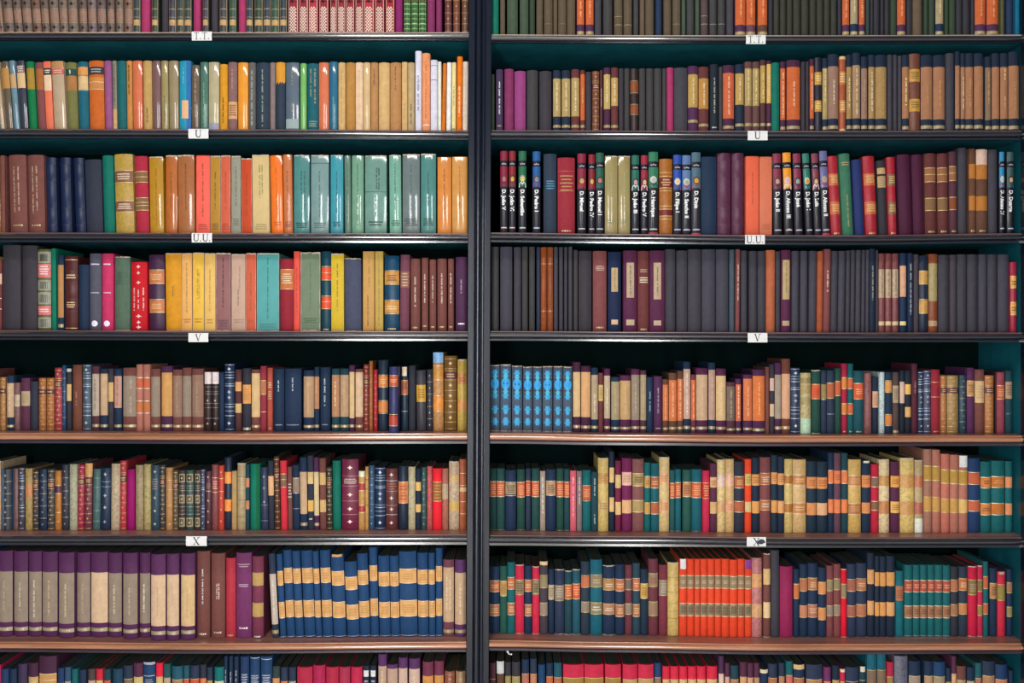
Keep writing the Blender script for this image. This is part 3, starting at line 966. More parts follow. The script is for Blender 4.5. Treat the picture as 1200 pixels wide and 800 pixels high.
DATA['R5'] = '''
574.3 585.8 428 457 w @bb
586.3 599.2 427.5 457 w @bb
600 612.7 429 457 w @bb
613.3 624.6 430 457 w @bb
625.2 635.8 430 457 w @bb
636.4 648.6 429.5 457 w @bb
649.3 660.3 429.5 457 w @bb
660.7 672 430 457 w @bb
672.6 681.7 424.5 524 p.14,.78,db8 G.92,dc9
682.3 693.6 429 524 p.09,.77,da7 G.92,dc9
694.2 702.5 431 246 p.11,.8,ba8 G.92,dc9 v.4,.7,edc
702.8 708.7 437 733 p.2,.47,dc7 h.24,.43,a85
709.4 717 432 624 p.11,.78,cb9 G.92,dc9 v.3,.7,eda
718 728.3 442 246 p.08,.77,a97 G.92,bba v.2,.68,cb9
728.5 741.2 440 624 p.09,.77,ca7 G.92,bb9 v.2,.68,db8
741.7 752 432.5 624 p.09,.8,987 G.92,bba v.22,.68,bb9
752.4 759.8 434 634 p.07,.8,a97 G.92,bba v.2,.68,cb9
760 767.6 442 247 v.25,.65,9ab
768.4 778.8 441 525 v.2,.68,bab h.9,.94,aa9
779 785.8 444.5 643 p.1,.77,e84 G.92,cb9 v.15,.75,eb8
786.3 796 437 643 p.12,.8,e84 G.92,bb9 v.15,.75,fb8
796.3 803.2 434.5 643 p.13,.8,e84 G.92,bb9 v.15,.75,fb8
803.6 812.2 424 246 p.1,.8,ca9 G.92,bb9 v.15,.75,edc
812.5 818.3 439 734 p.09,.78,e74 G.92,bb9 v.15,.75,fb8
818.9 832.8 431.5 624 p.1,.8,ca8 G.92,bb9 v.15,.75,db9
833.4 841.7 425 246 p.1,.81,b98 G.92,cb9 v.2,.65,da9
842.3 854.6 432 624 p.11,.8,db8 G.92,cb8 v.2,.7,eca
855 865.3 448 634 p.08,.75,876 G.92,bb9 v.15,.7,ba9
865.6 872.3 444 535 p.1,.77,e74 G.92,bb9 v.12,.75,fdb
874.8 885.6 439 525 p.07,.78,e84 G.92,bb9 v.2,.7,fb8
886 900.7 433 525 p.1,.8,e83 G.94,bb9 v.2,.7,fb8
900.9 905.8 430 744
906 911.7 427 434 p.2,.38,dba p.57,.75,db9
912 920.2 425 525 p.17,.79,a98 G.92,db8
920.5 930.8 420.5 743 p.2,.8,da8 G.92,db8
931.2 942.3 431 347l @bl
943 955.5 437 bb7l @mo p.08,.17,985 p.2,.34,ba6 p.4,.52,a96 p.75,1,bdb
956 966.8 434 254 p.22,.45,e63 g.22 g.45 h.28,.4,c42 w
967 973.7 434 346 p.22,.45,985 g.46,ccb
973.9 983.2 434 346 p.2,.44,b64 g.2 g.44 g.69,99b
983.6 990.8 431.5 254 p.2,.42,c64 g.2 g.42
991.4 998.2 426 a24 p.2,.36,d84 p.57,.72,d84 g.2 g.36 g.57 g.72 G.97
998.5 1005.5 426 166 p.22,.36,d64 p.58,.72,d64 g.21 g.36 g.57 g.72 G.97
1006 1018 434.5 156 p.2,.45,e63 g.2 g.45 h.28,.38,fb7 G.97
1018.8 1027.3 437 855l @mo
1028 1035.3 442 235 p.25,.54,da8 h.3,.5,b85
1036 1042.7 436 bccl @mo
1043 1051.7 436 246 p.15,.32,d95 p.7,.86,d84 g.14 g.33 g.69 g.87
1052 1059.6 436 544 p.22,.5,ba8 h.27,.45,865 G.97
1060.3 1066.3 434 234 p.18,.52,dba
1066.6 1074 434 234 p.22,.38,eb6 p.58,.74,eb7
1074.5 1081.7 426 523 v.25,.45,a87
1082 1088.7 435 346l @bl
1089 1097.5 434 447l @bl
1097.8 1108.7 433 a23 g.2,e98 g.43,e98 G.97
1109 1116.3 440 b74l @or
1117 1130.7 440 a85l @or
1131.4 1139.7 439.5 356l @dt
1140.2 1149.3 431 536 p.2,.43,c96 h.25,.38,864 g.2 g.43
1150 1161.4 433 744 p.18,.52,db8 h.24,.46,b97
1161.8 1172.7 440 b74l @or
1172.8 1175.3 436 322
1175.6 1185.5 436 945 p.22,.45,c64 g.22 g.44 h.27,.4,eb8
1186 1194.5 434 256 p.18,.45,b97 g.69,577 h.22,.4,765
'''
DATA['L6'] = '''
0 12.5 550 468l s.4,234 @dt
15.5 21 549 755l @mo
21 28 548 446l @bl
28.4 37.2 549 a94l p.25,.47,c85 @mo
37.6 44.6 551 434l @or
45.3 54.4 549.5 246l @dt
54.6 63 549.5 444l @or
63.4 71.2 551.5 b73l p.25,.38,625 g.25 g.38 g.7 G.85
71.6 80 544.5 335l @dt
80.3 89.8 544 9a8l @mo
89.8 97.5 544.5/1.3 a24l @or
97.7 107 543/1 734l p0,.2,da6 @or
107.2 116.5 549.5/.8 466l g.15,798 g.3,798 g.68,798 g.85,798
116.8 128.4 548.5/.6 246l g.22,89a g.3,89a m.1,bbb m.44,bbb m.63,bbb m.86,99a
128.7 139.4 543.5/.6 ba8l @mo
139.8 147.5 540 b34l @or
147.7 157 550 906
158 167.6 545 986l @mo
167.8 176.2 544 a96l @mo
176.4 186.5 545 356l h.2,.38,988 m.1,bba m.5,bba m.7,bba m.9,bba
186.7 193.2 545 444l @or
193.6 201.8 548 b85l g.2,da7 g.35,da7 g.6,da7 G.9
202 208.3 551 764l @or
208.6 217 551 433l @fr
217.2 226.5 551 355l @fr
227.6 234.7 551 433l @fr
234.9 240 550 447l @bl
240.3 247.3 552 634l m.1 m.5 m.68 m.86 h.2,.3,a76 g.34
247.6 255.3 544.5 844l p.2,.42,944 g.2,eba g.42,eba h.24,.38,eba
255.6 262.3 545.5 c43l m.1 m.5 m.68 m.86 g.2 g.4
262.4 270.8 536 235l p.2,.36,f94 p.58,.74,f94 h.24,.32,fc6
271 277.3 552 b96
277.5 287.3 543 ba7l g.2,875 g.3,ca8 g.55,875 g.8,875 w
287.5 292.3 544 256 p.21,.35,c86 p.55,.68,c86
292.5 304.5 543.5/-.8 086 s.6,064
305.5 314.3 547.5/-2 347l m.15,99a m.33,99a m.55,99a g.6,889 g.85,889
314.5 321.3 540/-2 335 p.22,.5,eb8
321.8 328.5 535/-2.5 532l @or
329 336.8 540/-1.5 d34 p.2,.37,865 g.19 g.38 g.27
337.2 342.7 547/-1 744 h.25,.5,ddc
343 351.3 545/-1 246 p.2,.42,987 g.2,dcb g.43,dcb g.67,99a
351.6 360.3 536/-1.5 247 p.2,.78,ca8 G.92,ca9
360.6 367.8 534/-1 335 p.22,.38,dc8 p.6,.75,eb6 G.85,ddd
368 374.2 536/-1 525 p.2,.8,dc9 G.92,dc9
374.6 382.3 537/-1 744 p.2,.37,db7 p.58,.75,db7
382.6 389.5 547.5/-.8 443l @or
389.8 399.6 540/-.8 076
400.3 419.7 538 724l m.12,ecb m.5,ecb m.7,ecb m.88,ecb g.24,a77 g.38,a77 g.59,a77 g.78,a77 h.27,.35,dcb
420 427.5 552 c95l p0,.1,eec p.2,.33,b44 p.58,.7,b44 g.2,eda g.33,eda g.58,eda g.7,eda
427.8 431.9 547 c95l g.2,765 g.35,765 g.6,765
432.1 438.7 545.5 357l @dt g.2,99a g.3,99a
439 451.3 547.5 247l @bl
451.6 465.7 549 633l g.2,bbb g.37,a88 g.6,a88 g.75,bbb m.1,cba m.48,cba m.66,cba m.88,cba h.23,.35,a65
466.4 478 546 235l p.25,.58,d85 g.25,ec9 g.58,ec9 g.41,ec9 h.29,.54,b53
478.2 486.6 547 bb8l @mo
486.8 494.2 549 235 p.22,.36,ec7 p.58,.71,ec7
494.4 500.6 547.5 355l @dt
501 507.4 546.5 b55l @mo
507.6 518.6 549 f23 p.22,.53,a63 g.22,ec8 g.53,ec8 g.37,ec8 h.25,.5,ca6
518.8 526.2 549 a65l p.25,.5,cb8 @mo
526.7 539 541 cb8l w p.2,.3,db7 p.58,.72,db6 @mo
539.2 547.4 538 b64l g.2,ed9 g.37,ed9 g.6,ed9 g.77,ed9 p.4,.46,ec9
'''
DATA['R6'] = '''
574 581.7 549 255 @gl
582 591.8 549 255 @gl
592.2 605.2 551 247 p.21,.4,a97 g.2,dcb g.42,dcb h.24,.38,754
606 615.6 550 254 @gl
616.2 622.5 549 346 p.2,.43,c54 g.2 g.43 h.24,.4,eb8
623.3 632.7 549 255 @gl
633.3 640 552 a98 v.1,.72,eee
640.4 652.2 550 247 p.2,.42,b97 g.19,eca g.42,eca h.24,.38,754
652.8 661.6 549 254 @gl
661.9 668.6 549.5 256 @gl
668.9 676.5 551.5 d67 v.1,.75,fbb
676.8 683.2 552 877 v.1,.6,ddd
683.5 693.7 551 177 p.26,.48,d63 g.25 g.5 h.3,.44,eb8
694 702 553 256 v.1,.4,abb v.7,.9,abb
702.2 714.7 537 dc7l p.2,.35,da6 p.57,.72,db7 h.23,.32,a84 h.6,.7,a84 w
715.4 721.4 529.5 235 p.2,.38,ec8 p.57,.75,ec8 g.2 g.38
722.4 729.5 540 724 p.2,.38,dc8 p.58,.76,ec8 g.2 g.38
730.5 742.2 537 725 p.19,.37,eba p.57,.75,eb8 h.23,.33,ca7
742.9 756.7 538 855 p.2,.37,ba6 p.57,.73,ba6 g.2,eda g.37,eda g.57,eda g.73,eda h.24,.33,764
757 764.2 542 077 p.21,.36,da5 p.58,.74,da5 g.2,eee g.36 g.58 g.74 h.25,.32,a63
764.7 774.2 543 167 p.21,.36,b64 p.58,.74,b64 g.2,edb g.36,edb g.57,edb g.74,edb h.25,.32,ec8
774.5 786.8 536/.3 dc8l w p.2,.37,eb8 p.57,.75,eb8 h.24,.33,c85 h.6,.71,c85
787 793.2 551 266 @gl
793.5 800.5 550 167 @gl
802.4 812.6 550.5 265 p.2,.43,c85 g.2,edb g.43,edb h.24,.39,854
813 825.2 550 167 @gl
825.8 834.5 551.5 d25 p.2,.45,c43 g.2 g.45 h.23,.42,eb8
834.7 843 543 635 p.2,.35,eb8 p.56,.73,db7 h.24,.32,a74
843.2 853 539 dc8l w p.2,.37,ecb p.57,.72,da7 @mo
853.2 863.5 538 db7l p.2,.37,eb9 p.57,.72,ea8 h.6,.7,c95
863.3 875.7 541 335 p.22,.36,b64 p.57,.7,b64 g.21,edb g.37,edb g.56,edb g.71,edb h.25,.33,ec8
876 884 538 f42 p.2,.36,dc7 p.58,.72,dc8 h.23,.33,a84
884.3 893.7 536.5 235 p.22,.37,ea6 p.58,.74,ea6 h.25,.34,a63
894 906.7 536 844 p.22,.35,b75 p.57,.7,b75 g.21,eb9 g.36,eb9 g.57,eb9 g.7,eb9 h.25,.33,edb h.6,.67,edb
907 914.7 533.5 245 p.22,.37,ea6 p.58,.74,ea6 h.25,.34,c74
914.9 922.8 535 235 p.22,.37,ea7 p.58,.74,ea7 h.25,.34,c74
922.8 932.8 538 dc7l p.22,.33,b73 p.6,.72,b73 g.22,eca g.34,eca g.6,eca g.73,eca
933 949 538.5 db7l p.22,.34,c84 p.6,.73,c84 g.21,ecb g.36,ecb g.59,ecb g.74,ecb h.25,.31,eca h.63,.7,eca
949.4 961.4 540.5 245 p.22,.38,e95 p.58,.75,e95 h.25,.35,b63
961.6 974.3 541 245 p.22,.38,e95 p.58,.75,eb8 h.25,.35,b63
974.5 981.3 530.5 246 p.22,.38,e85 p.58,.75,e85 g.22,eca g.38,eca
981.5 989.7 531 645 p.22,.38,e85 p.58,.75,e85 h.26,.34,b53
990.3 998.2 531 256 p.22,.38,e85 p.58,.75,e85 g.22,eca g.38,eca
998.8 1014.2 538.5 db6l p.22,.35,c85 p.6,.74,b74 g.22,eca g.36,eca g.6,eca g.75,eca h.25,.33,eb7 h.63,.71,eb7
1014.6 1025.2 540 246 p.2,.37,e95 p.58,.73,e95 h.24,.33,c63 p0,.03,ddc,.7
1025.8 1035 544 c24 p.2,.32,975 p.55,.66,864 g.19,ecb g.33,ecb g.54,ecb g.67,ecb
1035.2 1047.8 538.5 dc9l p.22,.36,c95 p.57,.74,c85 @mo w
1048.8 1059.7 541 625 p.2,.36,ea5 p.56,.72,eb6 h.24,.32,a63 h.6,.68,a63
1060.3 1077 537 dc7l p.22,.4,da6 p.58,.76,da6 w @mo
1077.2 1087.3 539.5 cb7l p.22,.37,c75 p.58,.74,b65 p.8,1,eed w
1087.9 1097.9 526.5 a76 p.2,.37,ca5 p.57,.74,da5 g.2,ed9 g.37,ed9 g.57 g.74
1098.1 1107.8 527 b76 p.2,.37,ca5 p.57,.74,da5 g.2,ed9 g.37,ed9 g.57 g.74
1108.6 1119 532 c76 p.2,.37,ca5 p.57,.74,da5 g.2,ed9 g.37,ed9 g.57 g.74
1119.2 1129.5 533 b76 p.2,.37,ca5 p.57,.74,da5 g.2,ed9 g.37,ed9 g.57 g.74
1129.7 1140.5 534 b76 p.2,.37,ca5 p.57,.74,ec7 p0,.15,eee,.9 g.2,ed9 g.37,ed9 g.57 g.74
1141 1155.3 537 248 p.2,.34,d64 p.57,.7,d64 g.19,ecb g.35,ecb g.57,ecb g.71,ecb
1155.6 1168.2 541 177 p.22,.36,d84 p.59,.75,d84 g.22,edb g.37,edb g.59,edb g.75,edb h.26,.32,853 h.64,.7,853
1168.5 1184.3 540 177 p.22,.36,c73 p.59,.74,c73 g.22,edb g.37,edb g.59,edb g.75,edb h.26,.32,ea7
1184.6 1193.2 540.5 177 p.22,.37,e96 p.59,.75,e96
'''
DATA['L7'] = '''
-4 13.5 645.5 536 @vg v.35,.7,cb9
15 31.6 646 536 @vg v.36,.7,dca
32.4 47.6 646 536 @vg v.33,.78,edc
48.2 66.2 646.5 536 @vg v.33,.75,db9
67.5 86.2 647.5 536 @vg v.36,.75,eda f748
88.5 104.6 647.5 536 @vg v.36,.72,ca9
105.4 125.3 647 536 p.24,.83,db9 G.91,bba
126 141.7 648 536 @vg v.37,.74,edb
143 160.7 648 536 @vg v.4,.72,cba f749
162 175.2 648 536 @vg v.36,.72,eec
175.8 193.2 649.5 536 p.24,.83,db9 G.91,bba v.37,.72,c97 f751
194.4 208.8 649 536 p.24,.83,db9 G.91,bba v.35,.6,cb8 f751
211 228.2 648.5 536 p.25,.84,db8 G.91,bba v.4,.75,c97 f750
229.4 245.2 646 744 v.2,.62,eee G.95,edc
246.7 263 648.5 744 v.35,.54,edc,.6 v.35,.55,dba,.45 G.93,cba
264 275.6 654 b34 G.96
276 294.2 648 736 h.12,.17,cab h.36,.4,dbc G.88,edd
294.8 308.2 652 835 p.2,.36,ca6 p.57,.74,ca6 G.98,ddd
318.8 326.7 649/-5 346 p.24,.84,cba v.3,.75,ddd G.93
328 335.2 649.5/-5 158 @bt
335.8 345.7 645/-5 158 @bt
346.2 355.8 646/-5 158 @bt
356.3 369.4 645.5/-4.5 158 @bt
369.9 377.3 646/-4.5 158 @bt
377.8 389.9 645/-4 158 @bt
390.4 405.5 650/-3.5 158 @bt p0,.03,da7,.8
406.7 421.3 658.5/-4 158 @bt
421.6 434 649/-4 158 @bt
434.3 443.8 641.5/-2.5 158 @bt
444.4 457.7 651.5/-2 158 @bt
458 470 651.5/-2 158 @bt
470.3 490.8 646.5/-2 158 @bt
491.3 503.7 648/-1.5 158 @bt
504 511.7 648/-1 158 @bt
512 519.9 642.5/-.3 158 @bt
520.4 533.3 656 745 p.1,.81,ca8 G.93 v.22,.65,edb,.35 v.25,.65,edb,.65
534.2 547.4 656 637 p.17,.84,ca8 G.93 v.3,.7,edb
'''
DATA['R7'] = '''
573.5 585.8 664 247 @rt
586 594.3 663.5 265 p.22,.44,ca6 g.22,ed9 g.44,ed9 h.26,.41,a74
594.5 603.8 659 177 @rt
604 614.6 662 e25 p.22,.42,986 g.22 g.43 h.25,.39,653 w
615 623.9 663 247 @rt
624.2 632.7 664 e25 p.2,.42,986 g.19 g.4 h.24,.38,653 w
633 642.7 658 545 p.2,.36,986 p.57,.74,987 p0,.05,ec9 g.19 g.36 g.57 g.74
643.2 650.3 667 246 p.24,.47,cb9 h.28,.42,875
650.8 662.3 667.5 347 p.25,.47,987 g.25 g.48 h.28,.43,cba w
662.5 671.4 669 256 p.22,.44,d73 g.22,ed9 g.44,ed9 h.25,.4,fb8 w
671.7 681.2 667.5 267 p.22,.45,e63 g.22,ed9 g.45,ed9 h.25,.4,fb8 w
682 692.3 658 345 p.2,.35,c75 p.55,.69,987 g.19 g.35 g.55 g.69
693 707.3 656 178 p.21,.36,986 p.57,.72,986 g.2 g.36 g.57 g.72 h.25,.32,cba h.61,.68,eed
708 722.4 663 247 p.2,.35,b85 p.55,.7,b86 g.19 g.35 g.55 g.7 h.25,.31,edc h.6,.66,edc w
722.7 733.8 661.5 247 @rt
734.2 742.7 662 734 p.21,.35,876 p.55,.7,987 g.2 g.35 g.55 g.7
743.2 752.1 660 356 @rt
752.3 761.6 667 245 p.22,.44,db5 g.22,edb g.44,edb h.27,.4,a74
761.9 773.3 655 734 p.19,.36,986 p.56,.74,986 g.19 g.36 g.56 g.74 h.24,.32,a55 h.6,.7,b66
774.3 784.5 662 834 p.22,.43,987 g.22 g.43 h.25,.4,cba
784.8 798 659.5 dc7l g.2,b95 g.3,da7 g.4,b95 g.55,ca6 g.66,b95 g.76,a84 w
798.6 807.6 655 f42 @ol p0,.13,eee,.8
807.7 816.2 655 f42 @ol
816.3 823.2 655 f42 @ol
823.4 831.8 655 f42 @ol
831.9 840.3 655 f42 @ol
840.4 848.3 655 f42 @ol
848.4 857.7 655 f42 @ol
857.9 867.6 656 f42 @ol
867.7 875.8 655 f42 @ol
875.9 884.2 656 f42 @ol p0,.12,849,.8
884.4 896.8 654 b77l @mo p.2,.37,ea7 p.58,.75,da7
898 906.5 649 744 p.18,.37,ec8 p.58,.77,ec9 w
907 917.3 645 445
917.8 933.3 664 925
933.8 940.8 667 246 p.21,.43,c74 g.22 g.43
941 950.8 661 246 p.2,.37,b75 p.57,.73,c86 g.2 g.37 g.57 g.73
950.9 962.8 660 247 p.2,.36,b75 p.56,.73,b76 g.2 g.36 g.56 g.73 h.25,.33,ec9 h.6,.68,ec9
963 972.8 665 247 p.21,.38,e95 p.58,.75,e95 g.21 g.38 g.58 g.75
973 981 663 844 p.2,.35,986 p.56,.7,987 g.2 g.35 g.56 g.7
981.3 989.8 661 844 p.2,.35,986 p.56,.7,987 g.2 g.35 g.56 g.7
990 997 667 e13 p.22,.42,986 g.22 g.42 w
997.4 1008.3 661 347 p.22,.37,a65 p.57,.72,a65 g.21 g.37 g.57 g.72
1008.5 1021 660 347 p.22,.37,b75 p.56,.72,b75 g.21 g.37 g.56 g.72 h.26,.32,ec9
1021.2 1029.6 648 235 p.2,.37,ea7 p.57,.74,ea7
1029.9 1035.8 651.5 235 p.2,.37,ea6 p.57,.74,ea6
1036 1043.7 652 235 p.2,.37,ea6 p.57,.74,ea6
1043.9 1054.3 651.5 235 p.2,.37,ea6 p.57,.74,ea7
1055 1064.3 669 188 p.23,.45,b75 h.28,.42,853
1065.3 1075.2 662 177 @tl
1075.3 1083.7 662 177 @tl
1083.9 1092.4 662 177 @tl
1092.5 1101.2 662 177 @tl
1101.3 1110.7 662 177 @tl
1110.8 1119.8 662.5 177 @tl
1120 1129.3 664 334 p.2,.35,b75 p.55,.7,a75 g.19 g.35 g.54 g.7
1129.9 1140.3 664 345 p.17,.34,c74 p.53,.68,c85 g.17 g.34 g.53 g.68 h.22,.3,edb
1141 1151.6 664 d15 p.2,.4,874 g.19 g.4 h.24,.36,cb8 w
1151.7 1158.2 663 d25 p.2,.36,874 p.56,.7,984 g.2 g.36 g.56 g.7 w
1158.4 1164.7 658 177 p.2,.36,c64 p.56,.7,c64 g.2 g.36 g.56 g.7
1166.3 1175.3 666 246 p.22,.44,b85 g.22 g.44 h.26,.4,743
1175.5 1185.2 670 d24 p.22,.44,984 g.2 g.44 p0,.04,ca9,.7
1186.3 1193.5 667 247 p.2,.35,a75 p.56,.7,985 g.2 g.35 g.56 g.7
'''
DATA['L8'] = '''
0 9.3 784 248
10.5 18.8 784 247
20 30.8 778 435
32 43.8 777 524 p.17,.35,db7
44.5 65.2 769 524 p.2,.4,da6 g.2,edb g.27,edb
66.7 74.5 783 248 g.2
75 82.3 782 357 p.18,.35,aa9
83.2 90.8 784 077
91.5 100.5 785 247
102.3 111 784 544 p.15,.35,ca9
111.6 119.9 784 e24 p.15,.35,dc8
121 129 784 256 p.15,.35,c65
131 142.8 784 257
144 154.8 780 346 p.17,.35,975 g.17
155.5 166.8 777 635 p.17,.35,dc8
167 180.8 776 148 p0,.03,bbc g.165,ddd h.2,.3,aab
182 190.3 777 f24 p.17,.3,dc8 g.17
191 199.3 778 266 p.17,.35,cb9
200.4 213.3 781 278 p.17,.35,a86 g.17
214.4 221.3 780 267 p.17,.35,e63 g.17
222 232.8 780 347 p.17,.35,e63 g.17
233.8 241.3 779 335 p.17,.35,e85
242 248.8 782 346 p.17,.35,ca6
250.4 261.8 782 088 p.18,.35,ddb
262.4 266.5 769 146 v.15,.4,ccd
267.9 272.8 769 246 v.17,.3,ccd
273.8 279.5 769.5 246 v.15,.4,ccd
280.8 291.3 769.5 248 h.19,.33,ccd
292.3 303.8 770 258 g.01,cdd h.2,.32,ccd
304.8 318.3 769.5 258 g.03,cdd h.2,.33,ccd
318.8 327.4 781 344 p.15,.3,d96
328.4 336.9 782 347 p.18,.35,d85
337.9 346.4 782 346 p.18,.35,aa9
347.4 365.8 782 c25
366.4 380.8 780 b25
381.4 396.3 782 c25
396.9 409.8 782 b35
410.8 424.3 782 d25
425 432.8 780 235 p.06,.14,eee,.8 h.18,.27,dde
433.4 440.8 780 235 p.06,.14,eee,.8 h.18,.27,dde
442.9 452.9 767 637 p.13,.7,ca9 v.18,.4,edb
453.3 466.8 779 637 p.05,.7,ca9
467.7 478.3 771 637 p.12,.7,dba
479.8 492.8 772 637 p.12,.7,dba v.2,.4,edb
495.8 508.8 776 835 p.17,.35,d95
509.8 520.9 775 835 p.17,.35,d95 g.18
521.9 533.8 787 954l @or
534.8 546.5 787 a86l @or
'''
DATA['R8'] = '''
574 580.9 777 634 g.2
581.9 590.9 775 643 p0,.15,ddd
591.8 598.9 776 434 p.17,.35,a96
599.8 609.8 776 434 p.18,.35,a96 g.18
611.4 620.3 773 247 p.17,.35,b76 g.17
621.4 629.4 772 346 p.18,.35,c86 g.18
630.8 639.3 779 148
640.3 648.4 777 247 p.17,.35,d74 g.17
649.3 658.9 777 267 p.18,.35,b75 g.18
660.3 684.8 779 e25 p.17,.35,a84 g.17
685.3 708.3 779 e25 p.17,.35,a84 g.17
709.8 728.8 779 e25 p.17,.35,a84 g.17
730.6 747.9 779 e25 p.19,.35,ca7 g.19
748.8 767.3 779 e25 p.18,.35,ca7 g.18
767.9 775.9 777 258 p.18,.35,976 g.18
777.4 785.9 781 f25 p.17,.35,db8 g.17
786.6 796.4 781 f25 p.17,.35,db8 g.17
797.2 806.5 781 f25 p.17,.35,db8 g.17
807.3 817.3 781 f25 p.17,.35,db8 g.17
818.2 828.4 781 f25 p.17,.35,db8 g.17
829.8 842.3 781 f25 p.17,.35,db8 g.17
843.3 849.8 769 535 p.2,.7,ecb
850.8 856.5 777 635 p.17,.5,da9
857.3 867.3 780 256 p.18,.35,b86 g.18
868.5 876.9 776 635 p.18,.5,da7
877.3 884.4 777 635 p.18,.5,da8
885 891.8 777 635 p.18,.5,c97
892.3 901.8 784.5 247 p0,.05,edb
902 912.9 778 347 p.18,.35,b75 g.18
914.3 921.4 777 346 p.17,.35,b86 g.17
922.8 930.9 775 177 p.17,.35,d76 g.17
931.8 944.9 779 247 p0,.06,ec8 p.17,.35,b75 g.17
946.8 965.9 779 347 p.19,.35,b86 g.19
967.3 975.9 782 736 p.19,.35,d86 g.19
977.3 985.9 780 235 p.19,.35,ca7 g.19
986.2 992.4 784 e25 p0,.04,edb p.17,.35,ba7 g.17
993.2 1008.9 782 347 g.19
1009.2 1016.7 781 256 p0,.07,edc,.8 g.18
1018.3 1029.9 764 178 p.2,.35,975 g.2
1030.3 1040.8 764 178 p.2,.35,975 g.2
1041.5 1049.8 776 c25 p.18,.35,a85 g.18
1050.8 1066.8 769 667l @mo
1067.8 1081.9 775 247 p.18,.35,a98 g.18
1085.8 1096.4 775 247 p.18,.35,b97 g.18
1096.9 1110.9 776 258 p.18,.35,a97 g.18
1111.2 1117.2 783 246 p.18,.35,a96
1117.5 1123.4 769 635 p.2,.6,eb8
1124.3 1135.2 781 744 p.18,.35,b97 g.18
1135.9 1145.2 782 246 p.18,.35,cb9
1145.6 1153.5 777 277 p.19,.35,b76 g.19
1154.8 1169.6 775 346 p.18,.35,b86 g.18
1169.9 1184.4 779 248 p.19,.35,c86 g.19
1185 1190.8 786 246
'''
SET = {'L1': .012, 'R1': .012, 'L2': .014, 'R2': .012, 'L3': .022, 'R3': .022, 'L4': .03, 'R4': .03,
       'L5': .06, 'R5': .055, 'L6': .055, 'R6': .055, 'L7': .04, 'R7': .055, 'L8': .05, 'R8': .05}
BASE = {
 'L1': [(0, 37), (549, 37.3)], 'L2': [(0, 150.3), (300, 151), (549, 152.3)], 'L3': [(0, 271.8), (300, 272.5), (549, 272.8)],
 'L4': [(0, 386.3), (300, 387.3), (549, 387.5)], 'L5': [(0, 504.5), (300, 505.5), (549, 505)], 'L6': [(0, 621.5), (549, 621)],
 'L7': [(0, 746), (250, 748), (549, 746)], 'L8': [(0, 873), (549, 872)],
 'R1': [(576, 39.7), (760, 40.7), (960, 40.7), (1196, 40)], 'R2': [(576, 151.8), (800, 152.6), (1000, 152.8), (1196, 152.3)],
 'R3': [(576, 271.8), (730, 273.5), (870, 274.8), (1000, 275), (1196, 272.8)], 'R4': [(576, 387.2), (800, 388.4), (1000, 389), (1196, 389)],
 'R5': [(574, 505), (730, 507), (900, 508.2), (1196, 507.8)], 'R6': [(574, 621.8), (730, 623), (950, 624.6), (1196, 624.3)],
 'R7': [(574, 742.3), (730, 744.5), (900, 746.8), (1196, 746)], 'R8': [(574, 871), (1196, 871)],
 'L0': [(0, -80), (549, -80)], 'R0': [(576, -79), (1196, -79)]}
def interp(pts, x):
    if x <= pts[0][0]: return pts[0][1]
    for (a, p), (b, q) in zip(pts, pts[1:]):
        if x <= b:
            f = (x - a) / (b - a); f = f * f * (3 - 2 * f); return p + (q - p) * f
    return pts[-1][1]
def shelf_z0(key, X):
    px = X / S + 600; py = interp(BASE[key], px); sb = SET.get(key, .012)
    return PZ(py + .5, 0) if py < 400 else PZ(py, sb)

